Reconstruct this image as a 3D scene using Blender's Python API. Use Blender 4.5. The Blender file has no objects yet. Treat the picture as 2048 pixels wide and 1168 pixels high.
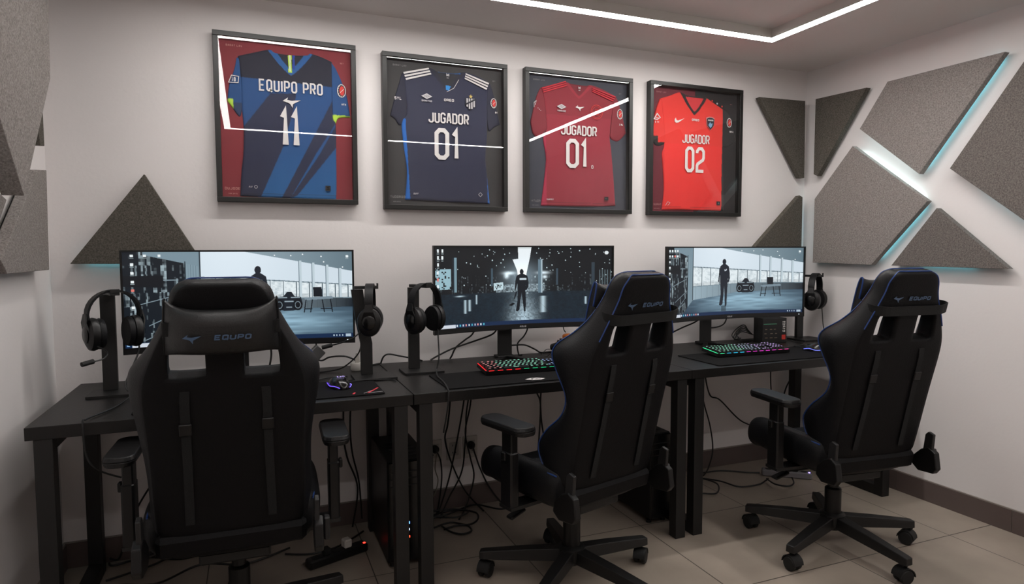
import bpy, math, random
import numpy as np
from mathutils import Vector, Matrix
R = math.radians
S = bpy.context.scene
COL = S.collection
random.seed(7)

# ------------------------------------------------------------------ camera
F_PX, YAW, PITCH, ROLL, CAM_H, CAM_D = 1291.1, .3837, .0639, -.0029, 1.2733, 3.0223
cd = bpy.data.cameras.new('camera'); cam = bpy.data.objects.new('camera', cd); COL.objects.link(cam)
cd.sensor_fit = 'HORIZONTAL'; cd.sensor_width = 36.0; cd.lens = 36.0 * F_PX / 2048; cd.clip_start = .02
_f = Vector((math.sin(YAW)*math.cos(PITCH), math.cos(YAW)*math.cos(PITCH), -math.sin(PITCH)))
_r = Vector((math.cos(YAW), -math.sin(YAW), 0)); _u = _r.cross(_f)
r2 = _r*math.cos(ROLL) + _u*math.sin(ROLL); u2 = -_r*math.sin(ROLL) + _u*math.cos(ROLL)
cam.matrix_world = Matrix(((r2.x, u2.x, -_f.x, 0), (r2.y, u2.y, -_f.y, -CAM_D), (r2.z, u2.z, -_f.z, CAM_H), (0, 0, 0, 1)))
S.camera = cam
# ------------------------------------------------------------------ world, exposure
w = bpy.data.worlds.new('world'); S.world = w; w.use_nodes = True
w.node_tree.nodes['Background'].inputs[0].default_value = (.9, .95, 1, 1)
w.node_tree.nodes['Background'].inputs[1].default_value = .02
S.view_settings.view_transform = 'Standard'; S.view_settings.look = 'None'
S.view_settings.gamma = 1; S.view_settings.use_curve_mapping = False
S.view_settings.exposure = 0.0
S.cycles.use_denoising = True
S.cycles.max_bounces = 8; S.cycles.diffuse_bounces = 5; S.cycles.glossy_bounces = 3
S.cycles.transparent_max_bounces = 12; S.cycles.sample_clamp_indirect = 6
LED = 56.0          # radiance of the ceiling strips

# ------------------------------------------------------------------ materials
def srgb(c):
    if isinstance(c, str): c = [int(c[i:i+2], 16) for i in (0, 2, 4)]
    return tuple(((v/255)/12.92 if v/255 <= .04045 else ((v/255+.055)/1.055)**2.4) for v in c) + (1,)
MATS = {}
def mat(name, c, rough=.5, metal=0, emit=None, es=1, bump=0, bscale=200, var=0, vscale=8, spec=.5, coat=0):
    if name in MATS: return MATS[name]
    m = bpy.data.materials.new(name); m.use_nodes = True; nt = m.node_tree; b = nt.nodes['Principled BSDF']
    c = srgb(c); b.inputs['Base Color'].default_value = c
    b.inputs['Roughness'].default_value = rough; b.inputs['Metallic'].default_value = metal
    b.inputs['Specular IOR Level'].default_value = spec; b.inputs['Coat Weight'].default_value = coat
    if emit is not None:
        b.inputs['Emission Color'].default_value = srgb(emit); b.inputs['Emission Strength'].default_value = es
    if bump or var:
        tc = nt.nodes.new('ShaderNodeTexCoord')
    if bump:
        n = nt.nodes.new('ShaderNodeTexNoise'); n.inputs['Scale'].default_value = bscale; n.inputs['Detail'].default_value = 4
        nt.links.new(tc.outputs['Object'], n.inputs['Vector'])
        bp = nt.nodes.new('ShaderNodeBump'); bp.inputs['Strength'].default_value = bump; bp.inputs['Distance'].default_value = .002
        nt.links.new(n.outputs['Fac'], bp.inputs['Height']); nt.links.new(bp.outputs['Normal'], b.inputs['Normal'])
    if var:
        n2 = nt.nodes.new('ShaderNodeTexNoise'); n2.inputs['Scale'].default_value = vscale; n2.inputs['Detail'].default_value = 5
        nt.links.new(tc.outputs['Object'], n2.inputs['Vector'])
        mx = nt.nodes.new('ShaderNodeMix'); mx.data_type = 'RGBA'
        mx.inputs[6].default_value = tuple(max(0, v*(1-var)) for v in c[:3]) + (1,)
        mx.inputs[7].default_value = tuple(min(1, v*(1+var)) for v in c[:3]) + (1,)
        mr = nt.nodes.new('ShaderNodeMapRange'); mr.inputs[1].default_value = .3; mr.inputs[2].default_value = .7
        nt.links.new(n2.outputs['Fac'], mr.inputs[0]); nt.links.new(mr.outputs[0], mx.inputs[0])
        nt.links.new(mx.outputs[2], b.inputs['Base Color'])
    MATS[name] = m
    return m
def emis(name, c, es):
    if name in MATS: return MATS[name]
    m = bpy.data.materials.new(name); m.use_nodes = True; nt = m.node_tree; nt.nodes.clear()
    e = nt.nodes.new('ShaderNodeEmission'); o = nt.nodes.new('ShaderNodeOutputMaterial')
    e.inputs[0].default_value = srgb(c); e.inputs[1].default_value = es
    nt.links.new(e.outputs[0], o.inputs[0]); MATS[name] = m
    return m
def attr_mat(name, emission=0, rough=.75, bump=0):
    if name in MATS: return MATS[name]
    m = bpy.data.materials.new(name); m.use_nodes = True; nt = m.node_tree; b = nt.nodes['Principled BSDF']
    a = nt.nodes.new('ShaderNodeAttribute'); a.attribute_name = 'paint'
    if emission:
        b.inputs['Base Color'].default_value = (.004, .004, .005, 1); b.inputs['Roughness'].default_value = .35
        nt.links.new(a.outputs['Color'], b.inputs['Emission Color']); b.inputs['Emission Strength'].default_value = emission
    else:
        nt.links.new(a.outputs['Color'], b.inputs['Base Color']); b.inputs['Roughness'].default_value = rough
        b.inputs['Sheen Weight'].default_value = .15
        tc = nt.nodes.new('ShaderNodeTexCoord'); n = nt.nodes.new('ShaderNodeTexNoise'); n.inputs['Scale'].default_value = 700
        nt.links.new(tc.outputs['Object'], n.inputs['Vector']); bp = nt.nodes.new('ShaderNodeBump')
        bp.inputs['Strength'].default_value = .25; bp.inputs['Distance'].default_value = .001
        nt.links.new(n.outputs['Fac'], bp.inputs['Height']); nt.links.new(bp.outputs['Normal'], b.inputs['Normal'])
    MATS[name] = m
    return m

WALL = mat('wall_paint', (222, 217, 216), .75, bump=.25, bscale=60, var=.03, vscale=1.5, spec=.25)
CEIL = mat('ceiling_paint', (224, 218, 216), .85, bump=.2, bscale=90, spec=.2)
def felt_mat(name, c1, c2):
    m = bpy.data.materials.new(name); m.use_nodes = True; nt = m.node_tree; b = nt.nodes['Principled BSDF']
    tc = nt.nodes.new('ShaderNodeTexCoord')
    n = nt.nodes.new('ShaderNodeTexNoise'); n.inputs['Scale'].default_value = 160; n.inputs['Detail'].default_value = 6; n.inputs['Roughness'].default_value = .8
    nt.links.new(tc.outputs['Object'], n.inputs['Vector'])
    r = nt.nodes.new('ShaderNodeValToRGB'); r.color_ramp.elements[0].position = .36; r.color_ramp.elements[1].position = .64
    r.color_ramp.elements[0].color = srgb(c1); r.color_ramp.elements[1].color = srgb(c2)
    nt.links.new(n.outputs['Fac'], r.inputs[0]); nt.links.new(r.outputs[0], b.inputs['Base Color'])
    bp = nt.nodes.new('ShaderNodeBump'); bp.inputs['Strength'].default_value = .7; bp.inputs['Distance'].default_value = .003
    nt.links.new(n.outputs['Fac'], bp.inputs['Height']); nt.links.new(bp.outputs['Normal'], b.inputs['Normal'])
    b.inputs['Roughness'].default_value = .95; b.inputs['Specular IOR Level'].default_value = .1
    return m
FELT = felt_mat('grey_felt', (108, 102, 99), (160, 153, 149))
FELT_DK = felt_mat('dark_grey_felt', (82, 77, 74), (130, 123, 119))
FELT_SHADED = felt_mat('shaded_grey_felt', (64, 61, 56), (108, 103, 96))  # grey felt with the shade of grazing light put into its colour
def tile_mat():
    m = bpy.data.materials.new('floor_tile'); m.use_nodes = True; nt = m.node_tree; b = nt.nodes['Principled BSDF']
    N = nt.nodes.new; L = nt.links.new
    tc = N('ShaderNodeTexCoord'); sp = N('ShaderNodeSeparateXYZ'); L(tc.outputs['Object'], sp.inputs[0])
    outs = []
    for k, off in ((0, 2.859), (1, -1.15)):
        a = N('ShaderNodeMath'); a.operation = 'ADD'; a.inputs[1].default_value = -off + 61; L(sp.outputs[k], a.inputs[0])
        d = N('ShaderNodeMath'); d.operation = 'DIVIDE'; d.inputs[1].default_value = .61; L(a.outputs[0], d.inputs[0])
        f = N('ShaderNodeMath'); f.operation = 'PINGPONG'; f.inputs[1].default_value = .5; L(d.outputs[0], f.inputs[0])
        outs.append(f.outputs[0])
    mn = N('ShaderNodeMath'); mn.operation = 'MINIMUM'; L(outs[0], mn.inputs[0]); L(outs[1], mn.inputs[1])
    lt = N('ShaderNodeMath'); lt.operation = 'LESS_THAN'; lt.inputs[1].default_value = .0035; L(mn.outputs[0], lt.inputs[0])
    n = N('ShaderNodeTexNoise'); n.inputs['Scale'].default_value = 3; n.inputs['Detail'].default_value = 8; L(tc.outputs['Object'], n.inputs['Vector'])
    r = N('ShaderNodeValToRGB'); r.color_ramp.elements[0].position = .35; r.color_ramp.elements[1].position = .7
    r.color_ramp.elements[0].color = srgb((140, 129, 118)); r.color_ramp.elements[1].color = srgb((160, 148, 136)); L(n.outputs['Fac'], r.inputs[0])
    mx = N('ShaderNodeMix'); mx.data_type = 'RGBA'; L(lt.outputs[0], mx.inputs[0]); L(r.outputs[0], mx.inputs[6]); mx.inputs[7].default_value = srgb((66, 60, 55))
    L(mx.outputs[2], b.inputs['Base Color']); b.inputs['Roughness'].default_value = .42
    bp = N('ShaderNodeBump'); bp.invert = True; bp.inputs['Distance'].default_value = .001; L(lt.outputs[0], bp.inputs['Height']); L(bp.outputs[0], b.inputs['Normal'])
    return m
BASEB = mat('skirting_tile', (92, 80, 77), .4, var=.08, vscale=5)
GROUT = mat('skirting_grout', (140, 132, 126), .7)
BLACKM = mat('black_metal', (13, 12, 12), .5, 0, bump=.1)
DESKT = mat('desk_laminate', (20, 18, 17), .42, bump=.25, bscale=120, var=.12, vscale=6, spec=.35)
FRAMEB = mat('frame_black', (20, 19, 18), .42)
PU = mat('black_leather', (9, 9, 12), .5, bump=.35, bscale=260, spec=.28)
PUB = mat('black_leather_rear', (9, 8, 10), .62, bump=.35, bscale=260, spec=.18)
MESHF = mat('seat_fabric', (12, 13, 18), .85, bump=.5, bscale=400, spec=.2)
PIPE = mat('blue_piping', (24, 58, 118), .5)
PLA = mat('black_plastic', (10, 9, 10), .42, bump=.08, spec=.4)
PLG = mat('glossy_black_plastic', (7, 7, 8), .2)
PLM = mat('dark_grey_plastic', (24, 23, 24), .5)
RUB = mat('black_rubber', (8, 8, 8), .7)
WEB = mat('black_webbing', (6, 6, 7), .9, bump=.4, bscale=500)
LOGOB = mat('logo_steel_blue', (66, 88, 116), .5)
CAB = mat('cable_black', (9, 8, 8), .5)
CABG = mat('cable_grey', (110, 104, 92), .5)
WHITEP = mat('white_plastic', (196, 192, 186), .45)
PAD = mat('mouse_mat_cloth', (13, 12, 13), .9, bump=.4, bscale=500, spec=.15)
PRINT = mat('print_white', (214, 210, 208), .7)
LIME = mat('lime_trim', (176, 214, 70), .7)

# ------------------------------------------------------------------ mesh helper
class MB:
    def __init__(s): s.v = []; s.f = []; s.mi = []; s.cur = 0
    def add(s, vs, fs):
        o = len(s.v); s.v += [tuple(p) for p in vs]; s.f += [tuple(i+o for i in f) for f in fs]; s.mi += [s.cur]*len(fs); return s
    def box(s, c, d, rot=None, bev=0):
        hx, hy, hz = d[0]/2, d[1]/2, d[2]/2
        M = rot if rot is not None else Matrix.Identity(3)
        if bev <= 0:
            P = [(x, y, z) for x in (-hx, hx) for y in (-hy, hy) for z in (-hz, hz)]
            Fq = [(0, 1, 3, 2), (4, 6, 7, 5), (0, 4, 5, 1), (2, 3, 7, 6), (0, 2, 6, 4), (1, 5, 7, 3)]
            return s.add([Vector(c)+M@Vector(p) for p in P], Fq)
        b = min(bev, hx*.98, hy*.98, hz*.98)
        P = []; idx = {}
        for sx in (-1, 1):
            for sy in (-1, 1):
                for sz in (-1, 1):
                    for k, q in enumerate(((hx, hy-b, hz-b), (hx-b, hy, hz-b), (hx-b, hy-b, hz))):
                        idx[(sx, sy, sz, k)] = len(P); P.append((sx*q[0], sy*q[1], sz*q[2]))
        I = idx; fs = []
        for sg in (-1, 1):
            fs.append([I[sg, a, b_, 0] for a, b_ in ((-1, -1), (1, -1), (1, 1), (-1, 1))][::sg])
            fs.append([I[a, sg, b_, 1] for a, b_ in ((-1, -1), (-1, 1), (1, 1), (1, -1))][::sg])
            fs.append([I[a, b_, sg, 2] for a, b_ in ((-1, -1), (1, -1), (1, 1), (-1, 1))][::sg])
        for a in (-1, 1):
            for b_ in (-1, 1):
                fs.append([I[a, b_, -1, 0], I[a, b_, 1, 0], I[a, b_, 1, 1], I[a, b_, -1, 1]][::(1 if a*b_ > 0 else -1)])
                fs.append([I[a, -1, b_, 0], I[a, 1, b_, 0], I[a, 1, b_, 2], I[a, -1, b_, 2]][::(-1 if a*b_ > 0 else 1)])
                fs.append([I[-1, a, b_, 1], I[1, a, b_, 1], I[1, a, b_, 2], I[-1, a, b_, 2]][::(1 if a*b_ > 0 else -1)])
                for c_ in (-1, 1):
                    fs.append([I[a, b_, c_, 0], I[a, b_, c_, 1], I[a, b_, c_, 2]][::(1 if a*b_*c_ > 0 else -1)])
        return s.add([Vector(c)+M@Vector(p) for p in P], fs)
    def tube(s, pts, r, n=8, cap=True, flat=None):
        pts = [Vector(p) for p in pts]; rs = r if isinstance(r, (list, tuple)) else [r]*len(pts)
        vs = []; up = Vector((0, 0, 1)); prev = None
        for i, p in enumerate(pts):
            t = (pts[min(i+1, len(pts)-1)] - pts[max(i-1, 0)]).normalized()
            if prev is None:
                a = up.cross(t); a = a if a.length > .05 else Vector((1, 0, 0)).cross(t)
                a.normalize()
            else:
                a = prev - t*prev.dot(t); a.normalize()
            prev = a; b = t.cross(a)
            for k in range(n):
                g = 2*math.pi*k/n
                kx, kz = (1, 1) if flat is None else flat
                vs.append(p + (a*math.cos(g)*kx + b*math.sin(g)*kz)*rs[i])
        fs = [(i*n+k, i*n+(k+1) % n, (i+1)*n+(k+1) % n, (i+1)*n+k) for i in range(len(pts)-1) for k in range(n)]
        if cap: fs += [tuple(range(n))[::-1], tuple((len(pts)-1)*n+k for k in range(n))]
        return s.add(vs, fs)
    def lathe(s, prof, o=(0, 0, 0), n=24, rot=None):
        M = rot if rot is not None else Matrix.Identity(3); o = Vector(o)
        vs = [o + M@Vector((r*math.cos(2*math.pi*k/n), r*math.sin(2*math.pi*k/n), z)) for r, z in prof for k in range(n)]
        fs = [(i*n+k, i*n+(k+1) % n, (i+1)*n+(k+1) % n, (i+1)*n+k) for i in range(len(prof)-1) for k in range(n)]
        fs += [tuple(range(n))[::-1], tuple((len(prof)-1)*n+k for k in range(n))]
        return s.add(vs, fs)
    def prism(s, poly, fn0, fn1):   # poly 2D -> two 3D outlines
        n = len(poly); a = [fn0(*p) for p in poly]; b = [fn1(*p) for p in poly]
        return s.add(a+b, [tuple(range(n))[::-1], tuple(range(n, 2*n))] + [(i, (i+1) % n, n+(i+1) % n, n+i) for i in range(n)])
    def loft(s, rings, closed=True, caps=True):
        n = len(rings[0]); vs = [p for r in rings for p in r]; m = n if closed else n-1
        fs = [(i*n+k, i*n+(k+1) % n, (i+1)*n+(k+1) % n, (i+1)*n+k) for i in range(len(rings)-1) for k in range(m)]
        if caps and closed: fs += [tuple(range(n))[::-1], tuple((len(rings)-1)*n+k for k in range(n))]
        return s.add(vs, fs)
    def build(s, name, mats, parent=None, smooth=False, sub=0, bevel=0, fixn=True, sharp=40):
        me = bpy.data.meshes.new(name); me.from_pydata(s.v, [], s.f)
        for m in (mats if isinstance(mats, (list, tuple)) else [mats]): me.materials.append(m)
        me.polygons.foreach_set('material_index', s.mi)
        if fixn:
            import bmesh
            bm = bmesh.new(); bm.from_mesh(me); bmesh.ops.recalc_face_normals(bm, faces=bm.faces); bm.to_mesh(me); bm.free()
        if smooth or sub:
            me.polygons.foreach_set('use_smooth', [True]*len(me.polygons))
            if not sub: me.set_sharp_from_angle(angle=R(sharp))
        me.update()
        o = bpy.data.objects.new(name, me); COL.objects.link(o)
        if parent is not None: o.parent = parent
        if bevel:
            b = o.modifiers.new('bevel', 'BEVEL'); b.width = bevel; b.segments = 2; b.limit_method = 'ANGLE'
        if sub:
            m = o.modifiers.new('sub', 'SUBSURF'); m.levels = sub; m.render_levels = sub
        return o
def tag(o, label=None, cat=None, group=None, kind=None):
    if label: o['label'] = label
    if cat: o['category'] = cat
    if group: o['group'] = group
    if kind: o['kind'] = kind
    return o
def thing(name, label, cat, loc=(0, 0, 0), rz=0, group=None):
    o = bpy.data.objects.new(name, None); COL.objects.link(o); o.location = loc; o.rotation_euler = (0, 0, rz)
    o.empty_display_size = .05
    return tag(o, label, cat, group)
def kids(o): return [c for c in COL.objects if c.parent == o]
def copy_tree(o, parent=None):
    c = o.copy(); COL.objects.link(c); c.parent = parent
    for ch in kids(o): copy_tree(ch, c)
    return c
def spline(pts, n=8):
    P = [Vector(p) for p in pts]; out = []
    for i in range(len(P)-1):
        p0, p1, p2, p3 = P[max(i-1, 0)], P[i], P[i+1], P[min(i+2, len(P)-1)]
        for k in range(n):
            t = k/n
            out.append(.5*((2*p1)+(-p0+p2)*t+(2*p0-5*p1+4*p2-p3)*t*t+(-p0+3*p1-3*p2+p3)*t**3))
    out.append(P[-1]); return out

# ------------------------------------------------------------------ room shell
XL, XR, ZC, YB, YF = -.729, 3.153, 2.345, 0.0, -4.7
def slab(name, lo, hi, m):
    c = [(a+b)/2 for a, b in zip(lo, hi)]; d = [b-a for a, b in zip(lo, hi)]
    return tag(MB().box(c, d).build(name, m), kind='structure')
slab('floor', (XL-.1, YF-.1, -.1), (XR+.1, .1, 0), tile_mat())
slab('ceiling', (XL-.1, YF-.1, ZC), (XR+.1, .1, ZC+.1), CEIL)
slab('wall_back', (XL-.1, 0, 0), (XR+.1, .1, ZC), WALL)
slab('wall_right', (XR, YF, 0), (XR+.1, 0, ZC), WALL)
slab('wall_left', (XL-.1, YF, 0), (XL, 0, ZC), WALL)
slab('wall_front', (XL-.1, YF-.1, 0), (XR+.1, YF, ZC), WALL)
def skirting(name, a, b, n, off):
    # a, b: ends on the wall line; n: inward normal; joints every .56 m
    a = Vector(a); b = Vector(b); n = Vector(n); d = (b-a); L = d.length; d.normalize()
    m = MB(); cuts = [0] + [t for t in np.arange(off, L, .5595)] + [L]
    for t0, t1 in zip(cuts[:-1], cuts[1:]):
        if t1-t0 < .01: continue
        t1_ = t1-.004 if t1 < L else t1
        c = a + d*(t0+t1_)/2 + n*.006 + Vector((0, 0, .051)); sx = abs(d.x)*(t1_-t0)+abs(n.x)*.012; sy = abs(d.y)*(t1_-t0)+abs(n.y)*.012
        m.box(c, (sx, sy, .102))
    m.cur = 1
    c = a + d*L/2 + n*.004 + Vector((0, 0, .053)); m.box(c, (abs(d.x)*L+abs(n.x)*.008, abs(d.y)*L+abs(n.y)*.008, .106))
    tag(m.build(name, [BASEB, GROUT]), kind='structure')
skirting('baseboard_back', (XL, 0, 0), (XR, 0, 0), (0, -1, 0), .3)
skirting('baseboard_right', (XR, -.012, 0), (XR, YF, 0), (-1, 0, 0), .668)
skirting('baseboard_left', (XL, -.012, 0), (XL, YF, 0), (1, 0, 0), .4)

# ------------------------------------------------------------------ ceiling light: four strips that form one rectangular loop
LX0, LX1, LY0, LY1, LZ = -.14, 2.40, -.495, -2.98, 2.300
WHITE_LED = emis('led_white', (255, 252, 248), LED)
CHAN = mat('light_channel', (205, 202, 198), .5)
lamp = thing('ceiling_light', 'glowing white linear ceiling light in a rectangular loop', 'ceiling light', ((LX0+LX1)/2, (LY0+LY1)/2, ZC))
def lstrip(x0, y0, x1, y1, glow=None):
    hw = .026; cx, cy = (x0+x1)/2-(LX0+LX1)/2, (y0+y1)/2-(LY0+LY1)/2; sx = abs(x1-x0)+2*hw; sy = abs(y1-y0)+2*hw
    if abs(x1-x0) < .01: sy -= 4*hw
    MB().box((cx, cy, (LZ+.001-ZC)/2), (sx, sy, ZC-LZ-.001)).build('channel', CHAN, lamp)
    MB().box((cx, cy, LZ+.0005-ZC), (sx-.004, sy-.004, .001)).build('diffuser', glow or WHITE_LED, lamp)
lstrip(LX0, LY0, LX1, LY0); lstrip(LX1, LY0, LX1, LY1)
lstrip(LX0, LY1, LX1, LY1, emis('led_white_far', (255, 251, 248), LED*.85)); lstrip(LX0, LY0, LX0, LY1, emis('led_white_left', (255, 251, 248), LED*.38))   # dimmed so the left side and the space under the desks stay darker

# ------------------------------------------------------------------ acoustic panels
CYAN = emis('panel_glow', (110, 222, 240), 9)
COOL = emis('panel_glow_white', (205, 242, 245), 30)
def panel(poly, wall, off, th, felt, label, glow=None, glow2=None, group='felt acoustic panels'):
    if wall == 'right': fn = lambda a, b, d: (XR-d, a, b)
    elif wall == 'left': fn = lambda a, b, d: (XL+d, a, b)
    else: fn = lambda a, b, d: (a, -d, b)
    cx = sum(p[0] for p in poly)/len(poly); cy = sum(p[1] for p in poly)/len(poly)
    o0 = fn(cx, cy, .001); t = thing('acoustic_panel', label, 'acoustic panel', o0, 0, group); O = Vector(o0)
    m = MB(); m.prism(poly, lambda a, b: Vector(fn(a, b, off))-O, lambda a, b: Vector(fn(a, b, off+th))-O)
    m.build('felt_board', felt, t, bevel=.002)
    sh = [(cx+(a-cx)*.72, cy+(b-cy)*.72) for a, b in poly]
    MB().prism(sh, lambda a, b: Vector(fn(a, b, .001))-O, lambda a, b: Vector(fn(a, b, off))-O).build('backing_block', BLACKM, t)
    for g, mm in ((glow, CYAN), (glow2, COOL)):
        if not g: continue
        for (i, f0, f1) in g:
            a = Vector(poly[i]); b = Vector(poly[(i+1) % len(poly)]); c = Vector((cx, cy))
            d = (b-a).normalized(); nrm = Vector((-d.y, d.x)); nrm = nrm if nrm.dot(c-a) > 0 else -nrm
            p = a.lerp(b, f0)+nrm*.026; q = a.lerp(b, f1)+nrm*.026
            P, Q = Vector(fn(p.x, p.y, off*.5))-O, Vector(fn(q.x, q.y, off*.5))-O
            MB().tube([P, Q], .0045, 6).build('led_strip', mm, t)
    return t
TH, OF = .034, .016
panel([(-.576, 2.148), (-1.143, 2.142), (-.767, 1.649), (-.417, 1.932)], 'right', OF, TH, FELT,
      'large grey felt kite panel highest on the right wall', glow=[(1, .05, .95)], glow2=[(2, .1, .95)])
panel([(-.112, 2.158), (-.452, 2.146), (-.14, 1.706), (-.112, 1.72)], 'right', OF, TH, FELT_SHADED,
      'narrow dark felt triangle on the right wall beside the room corner', glow=[(1, .3, .8)])
panel([(-.375, 1.846), (-.816, 1.512), (-.515, 1.191), (-.122, 1.198), (-.124, 1.574)], 'right', OF, TH, FELT,
      'five-sided grey felt panel low on the right wall', glow=[(3, .1, .9), (1, .1, .9)], glow2=[(0, .1, .9)])
panel([(-.863, 1.475), (-1.2, 1.186), (-.632, 1.19)], 'right', OF, TH, FELT_DK,
      'grey felt triangle on the right wall above the right gaming chair', glow=[(1, .3, .75)])
panel([(-.919, 1.659), (-1.3, 2.19), (-1.85, 2.12), (-1.9, 1.3), (-1.56, 1.155)], 'right', OF, TH, FELT_DK,
      'big dark felt panel cut by the right edge of the photo', glow=[(4, .2, .8)])
panel([(2.741, 2.153), (3.09, 2.159), (3.098, 1.704), (3.063, 1.703)], 'back', OF, TH, FELT_SHADED,
      'inverted felt triangle on the back wall right of the red jerseys')
panel([(3.066, 1.6), (3.088, 1.59), (3.09, 1.15), (2.58, 1.15)], 'back', OF, TH, FELT_SHADED,
      'felt triangle half hidden behind the right monitor')
panel([(-.388, 1.584), (-.184, 1.222), (-.653, 1.227)], 'back', OF, TH, FELT_SHADED,
      'shade-toned felt triangle on the back wall above the left monitor', glow=[(1, .25, .9)])
panel([(-.17, 2.3), (-.165, 1.66), (-.215, 1.655), (-.42, 2.3)], 'left', .01, .03, FELT_SHADED,
      'thin felt panel in the upper left room corner', glow=None)
panel([(-.40, 2.30), (-.435, 1.844), (-.764, 1.434), (-1.35, 2.10), (-1.3, 2.31)], 'left', .075, .055, FELT,
      'thick felt panel standing out from the left wall', glow=[(2, .05, .9)])
panel([(-.306, 1.558), (-.197, 1.57), (-.222, 1.209), (-.658, 1.208), (-.706, 1.25)], 'left', OF, TH, FELT,
      'light grey felt panel low on the left wall above the left desk end')
panel([(-.629, 1.431), (-.697, 1.367), (-.92, 1.27), (-.92, 1.42), (-.70, 1.45)], 'left', OF, TH, FELT,
      'grey felt panel sliver at the left edge of the photo')

# ------------------------------------------------------------------ condensed chamfered lettering
C_, D_ = .28, .12
OCT = [(C_, 0), (1-C_, 0), (1, D_), (1, 1-D_), (1-C_, 1), (C_, 1), (0, 1-D_), (0, D_), (C_, 0)]
GL = {
 'O': [OCT], '0': [OCT], 'D': [[(0, 0), (1-C_, 0), (1, D_), (1, 1-D_), (1-C_, 1), (0, 1), (0, 0)]],
 '1': [[(0, .82), (.55, 1), (.55, 0)]], 'I': [[(.5, 0), (.5, 1)]],
 '2': [[(0, .8), (0, 1-D_), (C_, 1), (1-C_, 1), (1, 1-D_), (1, .6), (.9, .5), (.1, .32), (0, .24), (0, 0), (1, 0)]],
 'E': [[(1, 0), (0, 0), (0, 1), (1, 1)], [(0, .5), (.85, .5)]], 'F': [[(0, 0), (0, 1), (1, 1)], [(0, .5), (.8, .5)]],
 'Q': [OCT, [(.5, .22), (1.1, -.12)]], 'U': [[(0, 1), (0, D_), (C_, 0), (1-C_, 0), (1, D_), (1, 1)]],
 'P': [[(0, 0), (0, 1), (1-C_, 1), (1, 1-D_), (1, .55), (1-C_, .43), (0, .43)]],
 'R': [[(0, 0), (0, 1), (1-C_, 1), (1, 1-D_), (1, .57), (1-C_, .46), (0, .46)], [(.5, .46), (1, 0)]],
 'J': [[(1, 1), (1, D_), (1-C_, 0), (C_, 0), (0, D_), (0, .28)]],
 'G': [[(1, .78), (1, 1-D_), (1-C_, 1), (C_, 1), (0, 1-D_), (0, D_), (C_, 0), (1-C_, 0), (1, D_), (1, .48), (.55, .48)]],
 'C': [[(1, .78), (1, 1-D_), (1-C_, 1), (C_, 1), (0, 1-D_), (0, D_), (C_, 0), (1-C_, 0), (1, D_), (1, .22)]],
 'A': [[(0, 0), (0.35, 1), (.65, 1), (1, 0)], [(.15, .3), (.85, .3)]],
 'S': [[(1, .78), (1, 1-D_), (1-C_, 1), (C_, 1), (0, 1-D_), (0, .6), (1, .42), (1, D_), (1-C_, 0), (C_, 0), (0, D_), (0, .22)]],
 'T': [[(0, 1), (1, 1)], [(.5, 1), (.5, 0)]], 'L': [[(0, 1), (0, 0), (1, 0)]], 'Y': [[(0, 1), (.5, .5), (1, 1)], [(.5, .5), (.5, 0)]],
 'N': [[(0, 0), (0, 1), (1, 0), (1, 1)]], 'M': [[(0, 0), (0, 1), (.5, .4), (1, 1), (1, 0)]], 'W': [[(0, 1), (.2, 0), (.5, .6), (.8, 0), (1, 1)]],
 'B': [[(0, 0), (0, 1), (.8, 1), (1, .8), (.8, .52), (0, .52)], [(.8, .52), (1, .3), (.8, 0), (0, 0)]],
 '3': [[(0, 1), (.8, 1), (1, .8), (.7, .52), (.3, .52)], [(.7, .52), (1, .3), (.8, 0), (0, 0)]],
 '8': [[(.5, 0), (1, .12), (1, .4), (.2, .6), (.1, .88), (.5, 1), (.9, .88), (.9, .6), (0, .4), (0, .12), (.5, 0)]],
 '4': [[(.7, 0), (.7, 1), (0, .3), (1, .3)]], 'K': [[(0, 0), (0, 1)], [(1, 1), (0, .45), (1, 0)]], 'X': [[(0, 0), (1, 1)], [(0, 1), (1, 0)]], 'H': [[(0, 0), (0, 1)], [(1, 0), (1, 1)], [(0, .5), (1, .5)]],
 'V': [[(0, 1), (.5, 0), (1, 1)]], 'Z': [[(0, 1), (1, 1), (0, 0), (1, 0)]], '-': [[(0, .5), (1, .5)]], '.': [[(.4, 0), (.6, 0)]]}
def ribbon(pts, t):
    """mitred band of width t along 2D points -> list of quads (each four points)"""
    P = [Vector(p) for p in pts]; n = len(P); closed = (P[0]-P[-1]).length < 1e-6; A = []; B = []
    def nn(a, b): d = (b-a).normalized(); return Vector((-d.y, d.x))
    for i in range(n):
        if closed and i in (0, n-1): n0, n1 = nn(P[n-2], P[n-1]), nn(P[0], P[1])
        else: n0 = nn(P[max(i-1, 0)], P[max(i, 1)]); n1 = nn(P[min(i, n-2)], P[min(i+1, n-1)])
        m = (n0+n1)
        if m.length < .2: m = n0.copy()
        m.normalize(); k = t/2/max(.45, m.dot(n0)); A.append(P[i]+m*k); B.append(P[i]-m*k)
    return [(A[i], A[i+1], B[i+1], B[i]) for i in range(n-1)]
def text_quads(s, w, h, t, gap, skew=0, widths=None, split=False):
    """quads with baseline 0..h, centred on x; split: one list per letter"""
    out = []; x = 0; W = widths or {}; own = []
    for ch in s:
        if ch == ' ': x += w*.75; continue
        cw = w*(.62 if ch in '1' else .0 if ch == 'I' else 1)*W.get(ch, 1)
        if ch == 'I': cw = t*1.02
        for pl in GL[ch]:
            q = [(x+t/2+a*(cw-t), t/2+b*(h-t)) for a, b in pl]
            out += ribbon(q, t)
        own += [len(out)]; x += cw+gap
    x -= gap
    if split: return [[tuple((p.x-x/2+p.y*skew, p.y) for p in q) for q in out[a:b]] for a, b in zip([0]+own[:-1], own)]
    return [tuple((p.x-x/2+p.y*skew, p.y) for p in q) for q in out]
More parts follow.
